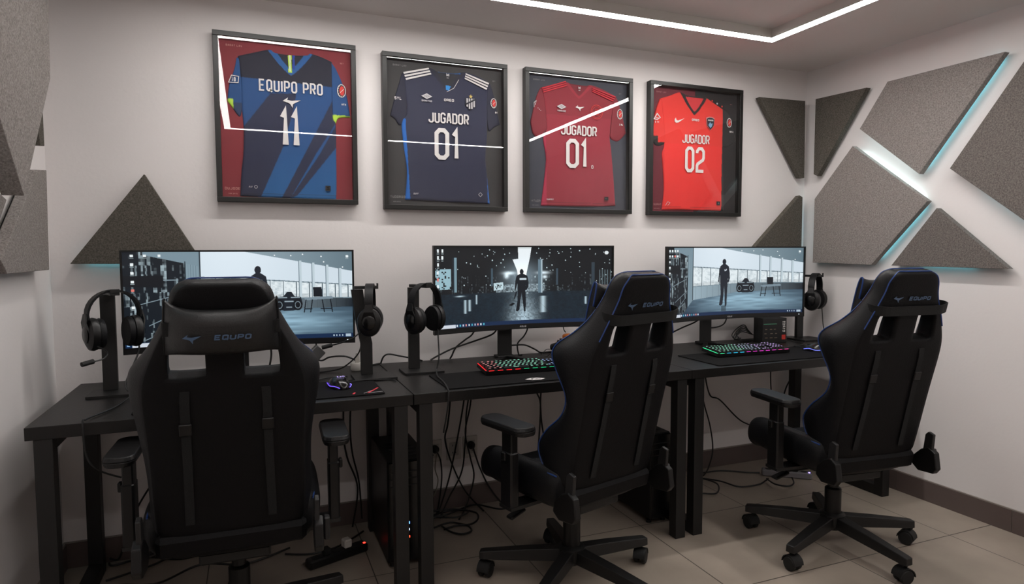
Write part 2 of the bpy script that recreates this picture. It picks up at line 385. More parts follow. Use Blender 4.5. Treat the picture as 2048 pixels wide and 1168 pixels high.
def bird_poly(s):   # running bird mark, centred, width ~ s
    P = [(-.5, .02), (-.2, .24), (-.26, .1), (.0, .06), (.22, .1), (.5, .13), (.2, -.04), (.06, -.12), (.04, -.34), (-.1, -.12), (-.22, -.06)]
    return [(x*s, y*s) for x, y in P]
def sgn_area(p): return sum(p[i][0]*p[(i+1) % len(p)][1]-p[(i+1) % len(p)][0]*p[i][1] for i in range(len(p)))
def ngon_flat(m, poly, fn):
    """triangulated flat polygon"""
    from mathutils.geometry import tessellate_polygon
    tri = tessellate_polygon([[Vector((x, y, 0)) for x, y in poly]])
    m.add([fn(x, y) for x, y in poly], [tuple(t) for t in tri])
def inpoly(X, Y, poly):
    c = np.zeros(X.shape, bool); n = len(poly)
    for i in range(n):
        x0, y0 = poly[i]; x1, y1 = poly[(i+1) % n]
        if y0 == y1: continue
        k = ((y0 > Y) != (y1 > Y)) & (X < (x1-x0)*(Y-y0)/(y1-y0)+x0)
        c ^= k
    return c
def lin(c): return np.array(srgb(c)[:3])

# ------------------------------------------------------------------ framed jerseys
GLASS = bpy.data.materials.new('frame_glass'); GLASS.use_nodes = True
_nt = GLASS.node_tree; _nt.nodes.clear()
_o = _nt.nodes.new('ShaderNodeOutputMaterial'); _t = _nt.nodes.new('ShaderNodeBsdfTransparent'); _g = _nt.nodes.new('ShaderNodeBsdfGlossy')
_fr = _nt.nodes.new('ShaderNodeFresnel'); _fr.inputs[0].default_value = 1.62; _g.inputs['Roughness'].default_value = .003
_ge = _nt.nodes.new('ShaderNodeNewGeometry'); _sb = _nt.nodes.new('ShaderNodeMath'); _sb.operation = 'SUBTRACT'; _sb.inputs[0].default_value = 1
_nt.links.new(_ge.outputs['Backfacing'], _sb.inputs[1]); _ml = _nt.nodes.new('ShaderNodeMath'); _ml.operation = 'MULTIPLY'
_nt.links.new(_sb.outputs[0], _ml.inputs[0]); _nt.links.new(_fr.outputs[0], _ml.inputs[1])   # rear face set to reflect nothing, so the jerseys get more light
_mx = _nt.nodes.new('ShaderNodeMixShader'); _nt.links.new(_ml.outputs[0], _mx.inputs[0]); _nt.links.new(_t.outputs[0], _mx.inputs[1])
_nt.links.new(_g.outputs[0], _mx.inputs[2]); _nt.links.new(_mx.outputs[0], _o.inputs[0])
JERSEY = attr_mat('jersey_cloth')
def interp(pts, n):
    P = [Vector(p) for p in spline([(a, b, 0) for a, b in pts], 10)]; L = [0]
    for a, b in zip(P[:-1], P[1:]): L.append(L[-1]+(b-a).length)
    T = np.linspace(0, L[-1], n); return np.stack([np.interp(T, L, [p.x for p in P]), np.interp(T, L, [p.y for p in P])], 1)
def coons(top, bot, left, right, nu, nv):
    T, B, L_, R_ = interp(top, nu), interp(bot, nu), interp(left, nv), interp(right, nv)
    u = np.linspace(0, 1, nu)[None, :, None]; v = np.linspace(0, 1, nv)[:, None, None]
    return ((1-v)*T[None]+v*B[None]+(1-u)*L_[:, None]+u*R_[:, None]
            - ((1-u)*(1-v)*T[0]+u*(1-v)*T[-1]+(1-u)*v*B[0]+u*v*B[-1]))
def jersey_frame(x0, z1, W, H, J, label, jlabel):
    t = thing('framed_jersey', label, 'framed jersey', (x0+W/2, 0, z1-H/2), 0, 'jersey frames on the back wall')
    P = lambda u, v, y: Vector((-W/2+u*W, y, H/2-v*H))
    fw, dp = .021, .040
    m = MB()
    for c, d in (((0, -dp/2-.001, H/2-fw/2), (W, dp, fw)), ((0, -dp/2-.001, -H/2+fw/2), (W, dp, fw)),
                 ((-W/2+fw/2, -dp/2-.001, 0), (fw, dp, H-2*fw)), ((W/2-fw/2, -dp/2-.001, 0), (fw, dp, H-2*fw))): m.box(c, d)
    m.build('frame_moulding', FRAMEB, t, bevel=.0015)
    bd = MB().box((0, -.006, 0), (W-2*fw, .008, H-2*fw)).build('backing_board', mat('backing_'+J['k'], J['board'], .7, var=.08, vscale=3), t)
    if J.get('board2'):
        MB().box(((.50+.965)/2*W-W/2, -.0108, 0), (W*.465, .001, H-2*fw)).build('backing_strip', mat('backing2_'+J['k'], J['board2'], .7), t)
    gp = MB().box((0, 0, 0), (W-2*fw, .0022, H-2*fw)).build('glass_pane', GLASS, t); gp.location = (0, -.034, 0); gp.rotation_euler = (R(J['tilt'][0]), 0, R(J['tilt'][1]))
    # the shirt: body, two sleeves, one mesh
    asp = H/W
    def relief(U, V):
        r = np.sin(U*21+np.sin(V*5+J['s'])*1.6)*.35*np.clip((V-.45)*2, 0, 1) + np.sin((U+V*.6)*17+J['s'])*.28 + np.sin((U-.9*V)*13+2*J['s'])*.25
        r += np.sin(U*60+V*9+J['s'])*.08*np.clip((V-.4)*2, 0, 1) + np.sin(V*70+U*20)*.05
        return r
    verts = []; faces = []; cols = []
    def patch(G, edge, kind, front):
        nv, nu = G.shape[:2]; o = len(verts); U, V = G[..., 0], G[..., 1]
        iu = np.minimum(np.arange(nu), np.arange(nu)[::-1])[None, :]/edge; iv = np.minimum(np.arange(nv), np.arange(nv)[::-1])[:, None]/edge
        rim = np.clip(np.minimum(iu+0*iv, iv+0*iu), 0, 1); rim = np.sqrt(1-(1-rim)**2)
        Y = -(.0125+front) - .0045*rim - .0032*relief(U, V)*rim
        Cc = J['paint'](U, V, kind)
        for i in range(nv):
            for j in range(nu):
                p = P(U[i, j], V[i, j], Y[i, j]); verts.append((p.x, p.y, p.z)); cols.append(Cc[i, j])
        for i in range(nv-1):
            for j in range(nu-1):
                a = o+i*nu+j; faces.append((a, a+nu, a+nu+1, a+1))
        # side wall back to the board
        ring = [o+j for j in range(nu)] + [o+i*nu+nu-1 for i in range(1, nv)] + [o+(nv-1)*nu+j for j in range(nu-2, -1, -1)] + [o+i*nu for i in range(nv-2, 0, -1)]
        b = len(verts)
        for r_ in ring: verts.append((verts[r_][0], -.0105, verts[r_][2])); cols.append(cols[r_]*.8)
        n = len(ring)
        for i in range(n): faces.append((ring[i], ring[(i+1) % n], b+(i+1) % n, b+i))
    B = J['body']; dens = 150
    patch(coons(B['top'], B['bot'], B['left'], B['right'], dens, int(dens*1.35)), 4, 'body', 0)
    for k in ('sl', 'sr'):
        q = J[k]; patch(coons(q[0], q[1], q[2], q[3], 44, 60), 4, k, -.0015)
    me = bpy.data.meshes.new('jersey'); me.from_pydata(verts, [], faces); me.materials.append(JERSEY)
    me.polygons.foreach_set('use_smooth', [True]*len(faces))
    ca = me.color_attributes.new('paint', 'FLOAT_COLOR', 'POINT'); cc = np.ones((len(verts), 4), np.float32); cc[:, :3] = np.array(cols)
    ca.data.foreach_set('color', cc.ravel())
    import bmesh
    bm = bmesh.new(); bm.from_mesh(me); bmesh.ops.recalc_face_normals(bm, faces=bm.faces); bm.to_mesh(me); bm.free()
    me.set_sharp_from_angle(angle=R(50))
    sh = bpy.data.objects.new('jersey', me); COL.objects.link(sh); sh.parent = t; sh['label'] = jlabel
    yf = -.0215
    def put(name, quads, m_, y=yf, cx=0, cy=0, lab=None):
        y = y-.0012 if -.0230 < y < -.0203 and y != yf else -.0212 if y == -.0195 else y
        mm = MB()
        for q in quads:
            pts = [(cx*W-W/2+a, H/2-cy*H+b) for a, b in q]
            if len(pts) == 4: mm.prism(pts, lambda a, b: (a, y, b), lambda a, b: (a, y-.0008, b))
            else: ngon_flat(mm, pts, lambda a, b: (a, y, b))
        o = mm.build(name, m_, sh)
        if lab: o['label'] = lab
        return o
    J['extra'](put, W, H)
    # small captions printed on the backing board
    def cap(name, s, cx, cy, h, c='caption_grey'):
        q = text_quads(s, h*.7, h, h*.16, h*.25); mm = MB()
        for a in q: mm.add([(cx*W-W/2+p[0], -.0118, H/2-cy*H+p[1]) for p in a], [(0, 1, 2, 3)])
        mm.build(name, mat(c+J['k'], J.get('cap', (150, 130, 130)), .7), bd)
    cap('caption_print', J['c1'], .112, .925, .011); cap('caption_print', 'MAR SATO', .105, .952, .005)
    cap('caption_print', 'BARAT LAV', .14, .075, .008); cap('caption_print', 'SET', .9, .115, .006)
    return t
def disc(cx, cy, rx, ry, n=20): return [(cx+rx*math.cos(2*math.pi*i/n), cy+ry*math.sin(2*math.pi*i/n)) for i in range(n)]
def ringq(rx, ry, tt, n=20):
    p = disc(0, 0, rx, ry, n); return ribbon(p+[p[0]], tt)
def strip_text(s, h, wf=.62, tf=.2, skew=0): return text_quads(s, h*wf, h, h*tf, h*.16, skew)
def fill(U, col): return np.ones(U.shape+(3,))*lin(col)
def seam(C, mask, k=.55): C[mask] = C[mask]*k

WH = PRINT; REDP = mat('print_red', (206, 52, 46), .7); DKP = mat('print_navy', (24, 26, 40), .7); SILV = mat('print_silver', (190, 188, 190), .6)
GOLD = mat('print_gold', (196, 170, 92), .6); TAGB = mat('print_black_tag', (18, 18, 22), .7); ICEB = mat('print_ice_blue', (120, 160, 195), .7)
def diamond_logo(put, cx, cy, s, word):
    put('maker_mark', ribbon([(-s, 0), (0, s*.5), (s, 0), (0, -s*.5), (-s, 0)], s*.28), SILV, cx=cx, cy=cy)
    put('maker_mark', ribbon([(-s*.35, 0), (0, s*.17), (s*.35, 0), (0, -s*.17), (-s*.35, 0)], s*.16), SILV, cx=cx, cy=cy)
    put('maker_word', strip_text(word, s*.42, .7, .22), SILV, cx=cx, cy=cy+.036)
def sleeve_badge(put, cx, cy, r=.022, ring=WH):
    put('sleeve_badge', [disc(0, 0, r*.8, r*1.25)], DKP, cx=cx, cy=cy, y=-.0185)
    put('sleeve_badge', ringq(r*.8, r*1.25, r*.14), ring, cx=cx, cy=cy, y=-.0187)
    put('sleeve_badge', [disc(0, 0, r*.5, r*.95, 14)], REDP, cx=cx+.003, cy=cy, y=-.0189)
    put('sleeve_badge', ribbon([(-r*.4, -r*.4), (r*.4, r*.4)], r*.1), WH, cx=cx+.003, cy=cy, y=-.0196)
    for k in range(7):
        a = 2.2+k*.5; put('badge_letter', ribbon([(r*.66*math.cos(a)-.0012, r*1.08*math.sin(a)), (r*.66*math.cos(a)+.0012, r*1.08*math.sin(a))], .0022), ring, cx=cx, cy=cy, y=-.0194)

# --- 1: blue and navy, EQUIPO PRO 11
def paint1(U, V, k):
    navy, blue, dk = lin((26, 33, 62)), lin((22, 92, 158)), lin((19, 22, 42))
    C = fill(U, (16, 68, 122))
    d = dict(a=(.381, .334), b=(.561, .326), c=(.191, .544), d=(.46, .653), e=(.298, .96), f=(.824, .349), g=(.455, .947), h=(.841, .496), i=(.552, .95), j=(.84, .646))
    if k == 'body':
        C += (V[..., None] > .55)*(V[..., None]-.55)*np.array([.0, .10, .22])
        C[inpoly(U, V, [d['a'], d['b'], (.54, .42), d['d'], d['e'], (.1, 1), (.1, .6), d['c']])] = navy
        C[inpoly(U, V, [d['f'], (.9, .30), (.9, .5), d['h'], (.70, .68), (.5, .97), (.44, .97)])] = navy
        C[inpoly(U, V, [(.845, .505), (.9, .5), (.9, .62), d['j'], d['i'], (.50, .97), (.72, .69)])] = navy
        C[(V < .253+.02*(U-.2)) & (V < .27)] = dk
        ax = np.abs((U-.527)/.155); nv_ = .204-.135*np.clip(ax, 0, 1)**1.25
        col = (ax < 1.0) & (V < nv_+.012) ; C[col] = lin((26, 84, 144))
        inn = (ax < .80) & (V < .178-.128*np.clip(ax/.8, 0, 1)**1.3); C[inn] = lin((24, 26, 38))
        C[inn & (V < .086)] = lin((178, 214, 74))
        C[(np.abs(U-.522) < .012) & (V < .2) & (V > .07)] = lin((176, 212, 72))
        C[(np.abs(U-.522) < .004) & (V < .19) & (V > .07)] = lin((210, 214, 200))
        C[(np.abs(U-.548) < .008) & (V < .175) & (V > .07)] = lin((30, 60, 150))
        seam(C, np.abs(V-.945) < .002)
    else:
        C[V > (.405 if k == 'sl' else .437)] = lin((28, 50, 84)) if k == 'sl' else lin((176, 214, 70))
        if k == 'sl': C[(V > .385) & (U < .125)] = lin((176, 214, 70))
    return C
def extra1(put, W, H):
    for q_ in text_quads('EQUIPO PRO', .0245, .050, .0068, .0052, split=True): put('letter', q_, WH, cx=.527, cy=.325)
    for q_ in text_quads('11', .066, .166, .0245, .004, split=True): put('digit', q_, WH, cx=.515, cy=.658)
    put('bird_mark', [bird_poly(.075)], WH, cx=.528, cy=.378)
    sleeve_badge(put, .893, .284)
    put('sleeve_word', strip_text('MFM', .009), WH, cx=.908, cy=.375, y=-.0185)
    put('sleeve_mark', ribbon([(-.02, -.014), (-.008, .016), (.02, .013), (.017, -.013), (-.02, -.014)], .003), WH, cx=.132, cy=.27, y=-.0185)
    put('sleeve_mark', strip_text('10', .018, .45, .2), WH, cx=.132, cy=.283, y=-.0187)
    put('hem_tag', [[(-.011, -.011), (.011, -.011), (.011, .011), (-.011, .011)]], TAGB, cx=.777, cy=.9)
    put('hem_tag_print', strip_text('RE', .006)+[tuple((a, b-.008) for a, b in q) for q in strip_text('ALS', .006)], WH, cx=.777, cy=.9, y=-.0215)
    put('hem_word', strip_text('FIT', .008, skew=.2), SILV, cx=.225, cy=.912)
    put('hem_word', ringq(.006, .006, .0018, 12), SILV, cx=.262, cy=.905)
J1 = dict(k='one', tilt=(-.05, .12), s=.4, board=(126, 34, 44), cap=(205, 150, 140), c1='DUJODES', paint=paint1, extra=extra1,
  body=dict(top=[(.164, .129), (.27, .10), (.38, .073), (.42, .088), (.527, .092), (.64, .084), (.672, .071), (.75, .085), (.826, .108)],
            bot=[(.153, .962), (.37, .966), (.613, .97), (.837, .971)],
            left=[(.164, .129), (.178, .25), (.18, .424), (.19, .56), (.182, .706), (.166, .82), (.153, .962)],
            right=[(.826, .108), (.825, .25), (.824, .45), (.846, .5), (.845, .7), (.843, .88), (.837, .971)]),
  sl=([(.164, .129), (.150, .16)], [(.182, .43), (.172, .487), (.12, .44), (.085, .40)][::-1], [(.150, .16), (.138, .207), (.101, .3), (.085, .40)], [(.170, .135), (.182, .3), (.184, .43)]),
  sr=([(.826, .108), (.85, .14)], [(.824, .462), (.845, .49), (.87, .455), (.958, .446)], [(.822, .11), (.822, .3), (.824, .462)], [(.85, .14), (.897, .225), (.935, .32), (.958, .446)]))
J1['sl'] = ([(.155, .14), (.172, .135)], [(.085, .40), (.12, .44), (.165, .487), (.184, .43)], [(.155, .14), (.138, .207), (.101, .3), (.085, .40)], [(.172, .135), (.182, .3), (.184, .43)])
# --- 2: navy, JUGADOR 01, white shoulder stripes
def collar(U, V, C, cx, hw, vb, vt, rim, inner, rimc, pw=1.15):
    ax = np.abs((U-cx)/hw); e = vb-(vb-vt)*np.clip(ax, 0, 1)**pw
    C[(ax < 1) & (V < e)] = lin(rimc)
    ax2 = np.abs((U-cx)/(hw*(1-rim))); e2 = (vb-.028*rim/.2)-(vb-vt)*np.clip(ax2, 0, 1)**pw
    C[(ax2 < 1) & (V < e2)] = lin(inner)
def paint2(U, V, k):
    C = fill(U, (33, 37, 62))
    if k == 'body':
        C += (np.sin(U*5+1)*.004)[..., None]
        C[(V > .41) & (U < .168+(V-.43)*.055+.012)] = lin((24, 96, 176))
        C[(V > .62) & (U > .838-.0*(V)+np.clip(V-.75, 0, 1)*.02)] = lin((24, 96, 176))
        collar(U, V, C, .515, .145, .212, .078, .16, (30, 32, 40), (26, 28, 46))
        C[(V < .09) & (np.abs(U-.53) < .09)] = lin((24, 80, 140))
        C[inpoly(U, V, [(.495, .17), (.54, .175), (.52, .205), (.50, .2)])] = lin((40, 130, 200))
        seam(C, np.abs(V-.925) < .002)
    else:
        C = fill(U, (26, 29, 50))
    return C
def stripes(put, W, H, quad, m_, n=3):
    (a, b, c, d) = [Vector(((p[0]-.5)*W, -(p[1]-.5)*H)) for p in quad]   # a->b top edge, d->c bottom edge
    for i in range(n):
        f0 = i/n+.04; f1 = f0+.2
        put('shoulder_stripe', [[tuple(a.lerp(d, f0)), tuple(b.lerp(c, f0)), tuple(b.lerp(c, f1)), tuple(a.lerp(d, f1))]], m_, cx=.5, cy=.5, y=-.0195)
def crest2(put):
    s = .026
    put('club_crest', [[(-s, .9*s), (s, .9*s), (s, -.5*s), (0, -1.4*s), (-s, -.5*s)]], DKP, cx=.697, cy=.275)
    for x in (-.8, -.35, .1, .55):
        put('club_crest', [[(x*s, .8*s), ((x+.28)*s, .8*s), ((x+.28)*s, (-1.25+abs(x+.14)*.8)*s), (x*s, (-1.25+abs(x+.14)*.8)*s)]], SILV, cx=.697, cy=.275, y=-.0212)
    put('club_crest', ribbon([(-s*1.05, -.35*s), (s*1.05, .75*s)], s*.3), DKP, cx=.697, cy=.275, y=-.0222)
    st = [((.011 if i % 2 == 0 else .0045)*math.sin(i*math.pi/5), (.011 if i % 2 == 0 else .0045)*math.cos(i*math.pi/5)) for i in range(10)]
    put('crest_star', [st], GOLD, cx=.70, cy=.232)
def extra2(put, W, H):
    for q_ in text_quads('JUGADOR', .0255, .050, .0072, .0034, split=True): put('letter', q_, WH, cx=.519, cy=.424)
    for q_ in text_quads('01', .072, .148, .0195, .012, split=True): put('digit', q_, WH, cx=.507, cy=.664)
    stripes(put, W, H, [(.163, .112), (.359, .068), (.385, .115), (.187, .168)], WH)
    stripes(put, W, H, [(.66, .078), (.854, .128), (.83, .182), (.648, .122)], WH)
    diamond_logo(put, .344, .255, .020, 'BAMXTNG'); crest2(put)
    put('sponsor_word', strip_text('OREO', .012, .9, .22), WH, cx=.521, cy=.277)
    put('neck_print', strip_text('M', .014, 1, .3)+[tuple((a, b-.008) for a, b in q) for q in strip_text('SIZE', .004)], SILV, cx=.513, cy=.115, y=-.0195)
    put('collar_piping', ribbon([(-.01, -.05), (.025, -.03), (.05, .012)], .002), WH, cx=.52, cy=.145)
    sleeve_badge(put, .893, .262, .018); put('sleeve_word', strip_text('84', .009), WH, cx=.915, cy=.33, y=-.0185)
    put('sleeve_word', strip_text('SYL', .014, .7), WH, cx=.122, cy=.292, y=-.0185)
    put('hem_tag', ringq(.010, .010, .002, 4), SILV, cx=.775, cy=.888); put('hem_word', strip_text('BUFF', .008, skew=.2), SILV, cx=.25, cy=.9)
J2 = dict(k='two', tilt=(-.24, 0), s=1.7, board=(50, 49, 50), cap=(140, 138, 138), c1='TUDOROD', paint=paint2, extra=extra2,
  body=dict(top=[(.163, .112), (.26, .09), (.375, .068), (.44, .085), (.52, .088), (.60, .083), (.654, .070), (.76, .09), (.854, .124)],
            bot=[(.168, .935), (.4, .94), (.6, .945), (.858, .947)],
            left=[(.163, .112), (.182, .25), (.187, .378), (.150, .43), (.162, .58), (.186, .749), (.168, .935)],
            right=[(.854, .124), (.842, .25), (.84, .37), (.838, .5), (.825, .63), (.838, .77), (.858, .947)]),
  sl=([(.155, .12), (.170, .118)], [(.062, .395), (.10, .42), (.138, .454), (.19, .392)], [(.155, .12), (.135, .18), (.095, .287), (.062, .395)], [(.170, .118), (.186, .25), (.19, .392)]),
  sr=([(.85, .125), (.862, .13)], [(.838, .37), (.856, .45), (.90, .425), (.952, .401)], [(.85, .125), (.84, .25), (.838, .37)], [(.862, .13), (.888, .177), (.92, .289), (.952, .401)]))
# --- 3: crimson, JUGADOR 01
def paint3(U, V, k):
    C = fill(U, (140, 30, 48))
    if k == 'body':
        C[V < .30] = lin((130, 26, 42))
        collar(U, V, C, .50, .128, .178, .075, .14, (112, 24, 38), (150, 34, 50))
        C[(V > .43) & (U < .196+.02*(V-.43))] = lin((164, 36, 66))
        C[(V > .36) & (V < .52) & (U > .815)] = lin((170, 40, 66))
        seam(C, np.abs(V-.30) < .0015, .8); seam(C, np.abs(V-.925) < .002)
    else: C = fill(U, (120, 26, 40))
    return C
def extra3(put, W, H):
    for q_ in text_quads('JUGADOR', .0268, .051, .0074, .0034, split=True): put('letter', q_, WH, cx=.498, cy=.441)
    for q_ in text_quads('01', .074, .148, .0195, .010, split=True): put('digit', q_, WH, cx=.483, cy=.675)
    put('number_suffix', text_quads('0', .012, .018, .003, .001), WH, cx=.625, cy=.674)
    st = mat('stripe_scarlet', (188, 32, 48), .7)
    stripes(put, W, H, [(.158, .125), (.372, .06), (.385, .10), (.172, .163)], st)
    stripes(put, W, H, [(.625, .088), (.85, .135), (.82, .18), (.62, .122)], st)
    diamond_logo(put, .335, .245, .020, 'TAMAXDC'); put('bird_mark', [bird_poly(.052)], WH, cx=.505, cy=.242)
    put('club_badge', ringq(.034, .036, .0025, 24), REDP, cx=.664, cy=.262); put('club_badge', ringq(.026, .028, .0015, 24), REDP, cx=.664, cy=.262)
    put('club_badge', strip_text('CBM', .010), REDP, cx=.664, cy=.285); put('club_badge', strip_text('YCA', .009), REDP, cx=.664, cy=.255)
    put('neck_print', strip_text('M', .012, 1, .3)+[tuple((a, b-.008) for a, b in q) for q in strip_text('SIZE', .004)], SILV, cx=.50, cy=.11, y=-.0195)
    sleeve_badge(put, .893, .262, .020); put('sleeve_word', strip_text('3 ML', .009), WH, cx=.905, cy=.345, y=-.0185)
    put('sleeve_mark', ribbon([(-.006, -.018), (-.006, .006), (.006, .016), (.0, -.006)], .003), SILV, cx=.10, cy=.24, y=-.0185)
    for i in range(3): put('sleeve_dot', [disc(0, 0, .0022, .0022, 8)], WH, cx=.125+i*.012, cy=.268+i*.008, y=-.0187)
    put('hem_tag', [[(-.012, -.009), (.012, -.009), (.012, .009), (-.012, .009)]], TAGB, cx=.763, cy=.888); put('hem_tag_print', strip_text('BAR', .006), WH, cx=.763, cy=.892, y=-.0215)
    put('hem_word', strip_text('TUAPRT', .009, skew=.2), SILV, cx=.23, cy=.912)
J3 = dict(k='three', tilt=(-.22, 0), s=2.9, board=(52, 55, 66), cap=(130, 128, 132), c1='MTUDR', paint=paint3, extra=extra3,
  body=dict(top=[(.158, .12), (.27, .09), (.376, .066), (.43, .075), (.5, .078), (.57, .078), (.624, .07), (.74, .095), (.848, .13)],
            bot=[(.155, .951), (.4, .952), (.6, .95), (.86, .938)],
            left=[(.158, .12), (.19, .26), (.206, .40), (.176, .476), (.2, .608), (.187, .751), (.155, .951)],
            right=[(.848, .13), (.82, .26), (.80, .426), (.815, .53), (.834, .684), (.848, .82), (.86, .938)]),
  sl=([(.15, .125), (.165, .122)], [(.060, .368), (.085, .45), (.142, .468), (.208, .41)], [(.15, .125), (.116, .185), (.085, .281), (.060, .368)], [(.165, .122), (.195, .26), (.208, .41)]),
  sr=([(.842, .13), (.855, .135)], [(.80, .426), (.82, .45), (.884, .458), (.962, .397)], [(.842, .13), (.818, .26), (.80, .426)], [(.855, .135), (.879, .171), (.925, .278), (.962, .397)]))
# --- 4: red with black sleeve, JUGADOR 02
def paint4(U, V, k):
    C = fill(U, (214, 44, 36))
    if k == 'body':
        C[V > .45] = lin((220, 42, 38))
        ax = np.abs((U-.487)/.155); C[(ax < 1) & (V < .222-.165*ax**1.25)] = lin((28, 22, 24))
        ax = np.abs((U-.487)/.125); C[(ax < 1) & (V < .195-.15*ax**1.3)] = lin((196, 46, 52))
        C[(V < .088) & (ax < 1.0)] = lin((24, 20, 22))
        C[(U > .80)] = lin((28, 27, 29)); C[(U > .63) & (V < .155+(U-.80)*.42)] = lin((26, 25, 27))
        C[(U < .175) & (V > .5)] = lin((206, 36, 34)); seam(C, np.abs(V-.935) < .002)
    elif k == 'sr': C = fill(U, (28, 27, 29))
    else: C[V > .445] = lin((26, 22, 24)); C[(V > .40) & (U < .11)] = lin((26, 22, 24))
    return C
def extra4(put, W, H):
    for q_ in text_quads('JUGADOR', .0240, .050, .0064, .0028, split=True): put('letter', q_, WH, cx=.503, cy=.441)
    for q_ in text_quads('02', .062, .142, .0175, .010, split=True): put('digit', q_, WH, cx=.495, cy=.664)
    put('swoosh_mark', [[(-.03, .002), (-.022, .012), (-.018, -.001), (-.008, -.004), (.036, .012), (-.006, -.014), (-.022, -.016), (-.03, -.009)]], WH, cx=.32, cy=.27)
    put('sponsor_word', strip_text('OREO', .012, .9, .22), WH, cx=.494, cy=.268)
    s = .030
    sh = [(-s, s), (-s*.4, s*1.25), (s*.4, s*1.25), (s, s), (s*.85, -.4*s), (0, -1.3*s), (-s*.85, -.4*s)]
    put('club_shield', [sh], WH, cx=.659, cy=.278); put('club_shield', [[(a*.86, b*.88) for a, b in sh]], DKP, cx=.659, cy=.278, y=-.0208)
    put('club_shield', [[(-s*.5, -s*.3), (-s*.1, s*.3), (s*.1, 0), (s*.5, s*.1), (s*.3, -s*.5), (0, -s*.8)]], ICEB, cx=.659, cy=.278, y=-.0212)
    put('club_shield', strip_text('RONDAB', .008), WH, cx=.659, cy=.258, y=-.0214)
    put('shield_rim', ribbon([(a*.93, b*.94) for a, b in sh+[sh[0]]], .002), REDP, cx=.659, cy=.278, y=-.0206)
    sleeve_badge(put, .873, .258, .020); put('sleeve_word', strip_text('MITA', .010), WH, cx=.90, cy=.335, y=-.0185)
    for i in range(3): put('shoulder_star', [disc(0, 0, .0055, .0055, 6)], REDP if i != 1 else SILV, cx=.675+i*.055, cy=.10+i*.018, y=-.0195)
    put('sleeve_mark', ribbon([(-.02, -.01), (0, .02), (.02, .0), (.0, -.012), (-.02, -.01)], .005)+ribbon([(-.016, 0), (.016, -.004)], .003), WH, cx=.092, cy=.263, y=-.0185)
    put('sleeve_word', strip_text('B TT', .010), WH, cx=.092, cy=.305, y=-.0185)
    put('hem_tag', [[(-.013, -.011), (.013, -.011), (.013, .011), (-.013, .011)]], TAGB, cx=.762, cy=.897); put('hem_tag_print', strip_text('BI', .009), WH, cx=.762, cy=.902, y=-.0215)
    put('hem_word', ribbon([(-.015, -.01), (0, .01), (.015, .004), (.0, -.01)], .002), SILV, cx=.21, cy=.91)
J4 = dict(k='four', tilt=(.55, 0), s=4.2, board=(98, 26, 40), board2=(30, 28, 30), cap=(170, 120, 120), c1='SURAT', paint=paint4, extra=extra4,
  body=dict(top=[(.13, .118), (.23, .09), (.331, .058), (.41, .074), (.487, .078), (.57, .078), (.616, .078), (.71, .115), (.81, .157)],
            bot=[(.156, .957), (.4, .955), (.6, .955), (.833, .955)],
            left=[(.13, .118), (.155, .26), (.175, .46), (.153, .53), (.166, .662), (.176, .811), (.156, .957)],
            right=[(.81, .157), (.812, .26), (.806, .40), (.812, .5), (.818, .6), (.826, .8), (.833, .955)]),
  sl=([(.122, .125), (.137, .12)], [(.046, .40), (.07, .46), (.12, .475), (.20, .45)], [(.122, .125), (.082, .209), (.058, .32), (.046, .40)], [(.137, .12), (.16, .26), (.195, .42), (.20, .45)]),
  sr=([(.77, .135), (.83, .16)], [(.80, .45), (.86, .45), (.904, .43), (.961, .394)], [(.77, .135), (.79, .26), (.80, .45)], [(.83, .16), (.882, .198), (.93, .31), (.961, .394)]))
jersey_frame(-.124, 2.187, .581, .704, J1, 'black frame with blue and navy EQUIPO PRO 11 jersey on dark red backing', 'blue and navy football shirt numbered 11')
jersey_frame(.574, 2.178, .610, .711, J2, 'black frame with navy JUGADOR 01 jersey with white shoulder stripes', 'navy shirt with white shoulder stripes numbered 01')
jersey_frame(1.279, 2.179, .619, .712, J3, 'black frame with crimson JUGADOR 01 jersey on dark grey backing', 'crimson shirt numbered 01')
jersey_frame(2.008, 2.183, .625, .717, J4, 'black frame with bright red JUGADOR 02 jersey with one black sleeve', 'bright red shirt numbered 02 with black sleeve')

# ------------------------------------------------------------------ desks
def desk(x0, x1, label, rails=(-1, 1)):
    W = x1-x0; cy = -.375; t = thing('computer_desk', label, 'desk', ((x0+x1)/2, cy, 0), 0, 'black desks in a row along the wall')
    MB().box((0, 0, .73), (W, .70, .04)).build('desktop', DESKT, t, bevel=.002)
    for s in (-1, 1):
        cx = s*(W/2-.045)
        for yy, nm in ((-.32, 'leg'), (.27, 'leg')): MB().box((cx, yy, .355), (.05, .05, .71)).build(nm, BLACKM, t, bevel=.002)
        if s in rails: MB().box((cx, -.025, .025), (.05, .54, .05)).build('foot_rail', BLACKM, t, bevel=.002)
        MB().box((cx, -.025, .69), (.05, .54, .04)).build('top_rail', BLACKM, t)
    MB().box((0, .235, .69), (W-.14, .03, .04)).build('cross_rail', BLACKM, t)
    return t
desk(-.641, .537, 'black desk at the left end of the row, with the left monitor', (-1,))
desk(.540, 1.775, 'black middle desk carrying the middle monitor', ())
desk(1.778, 3.052, 'black desk nearest the right wall, with the right monitor')
DT = .75

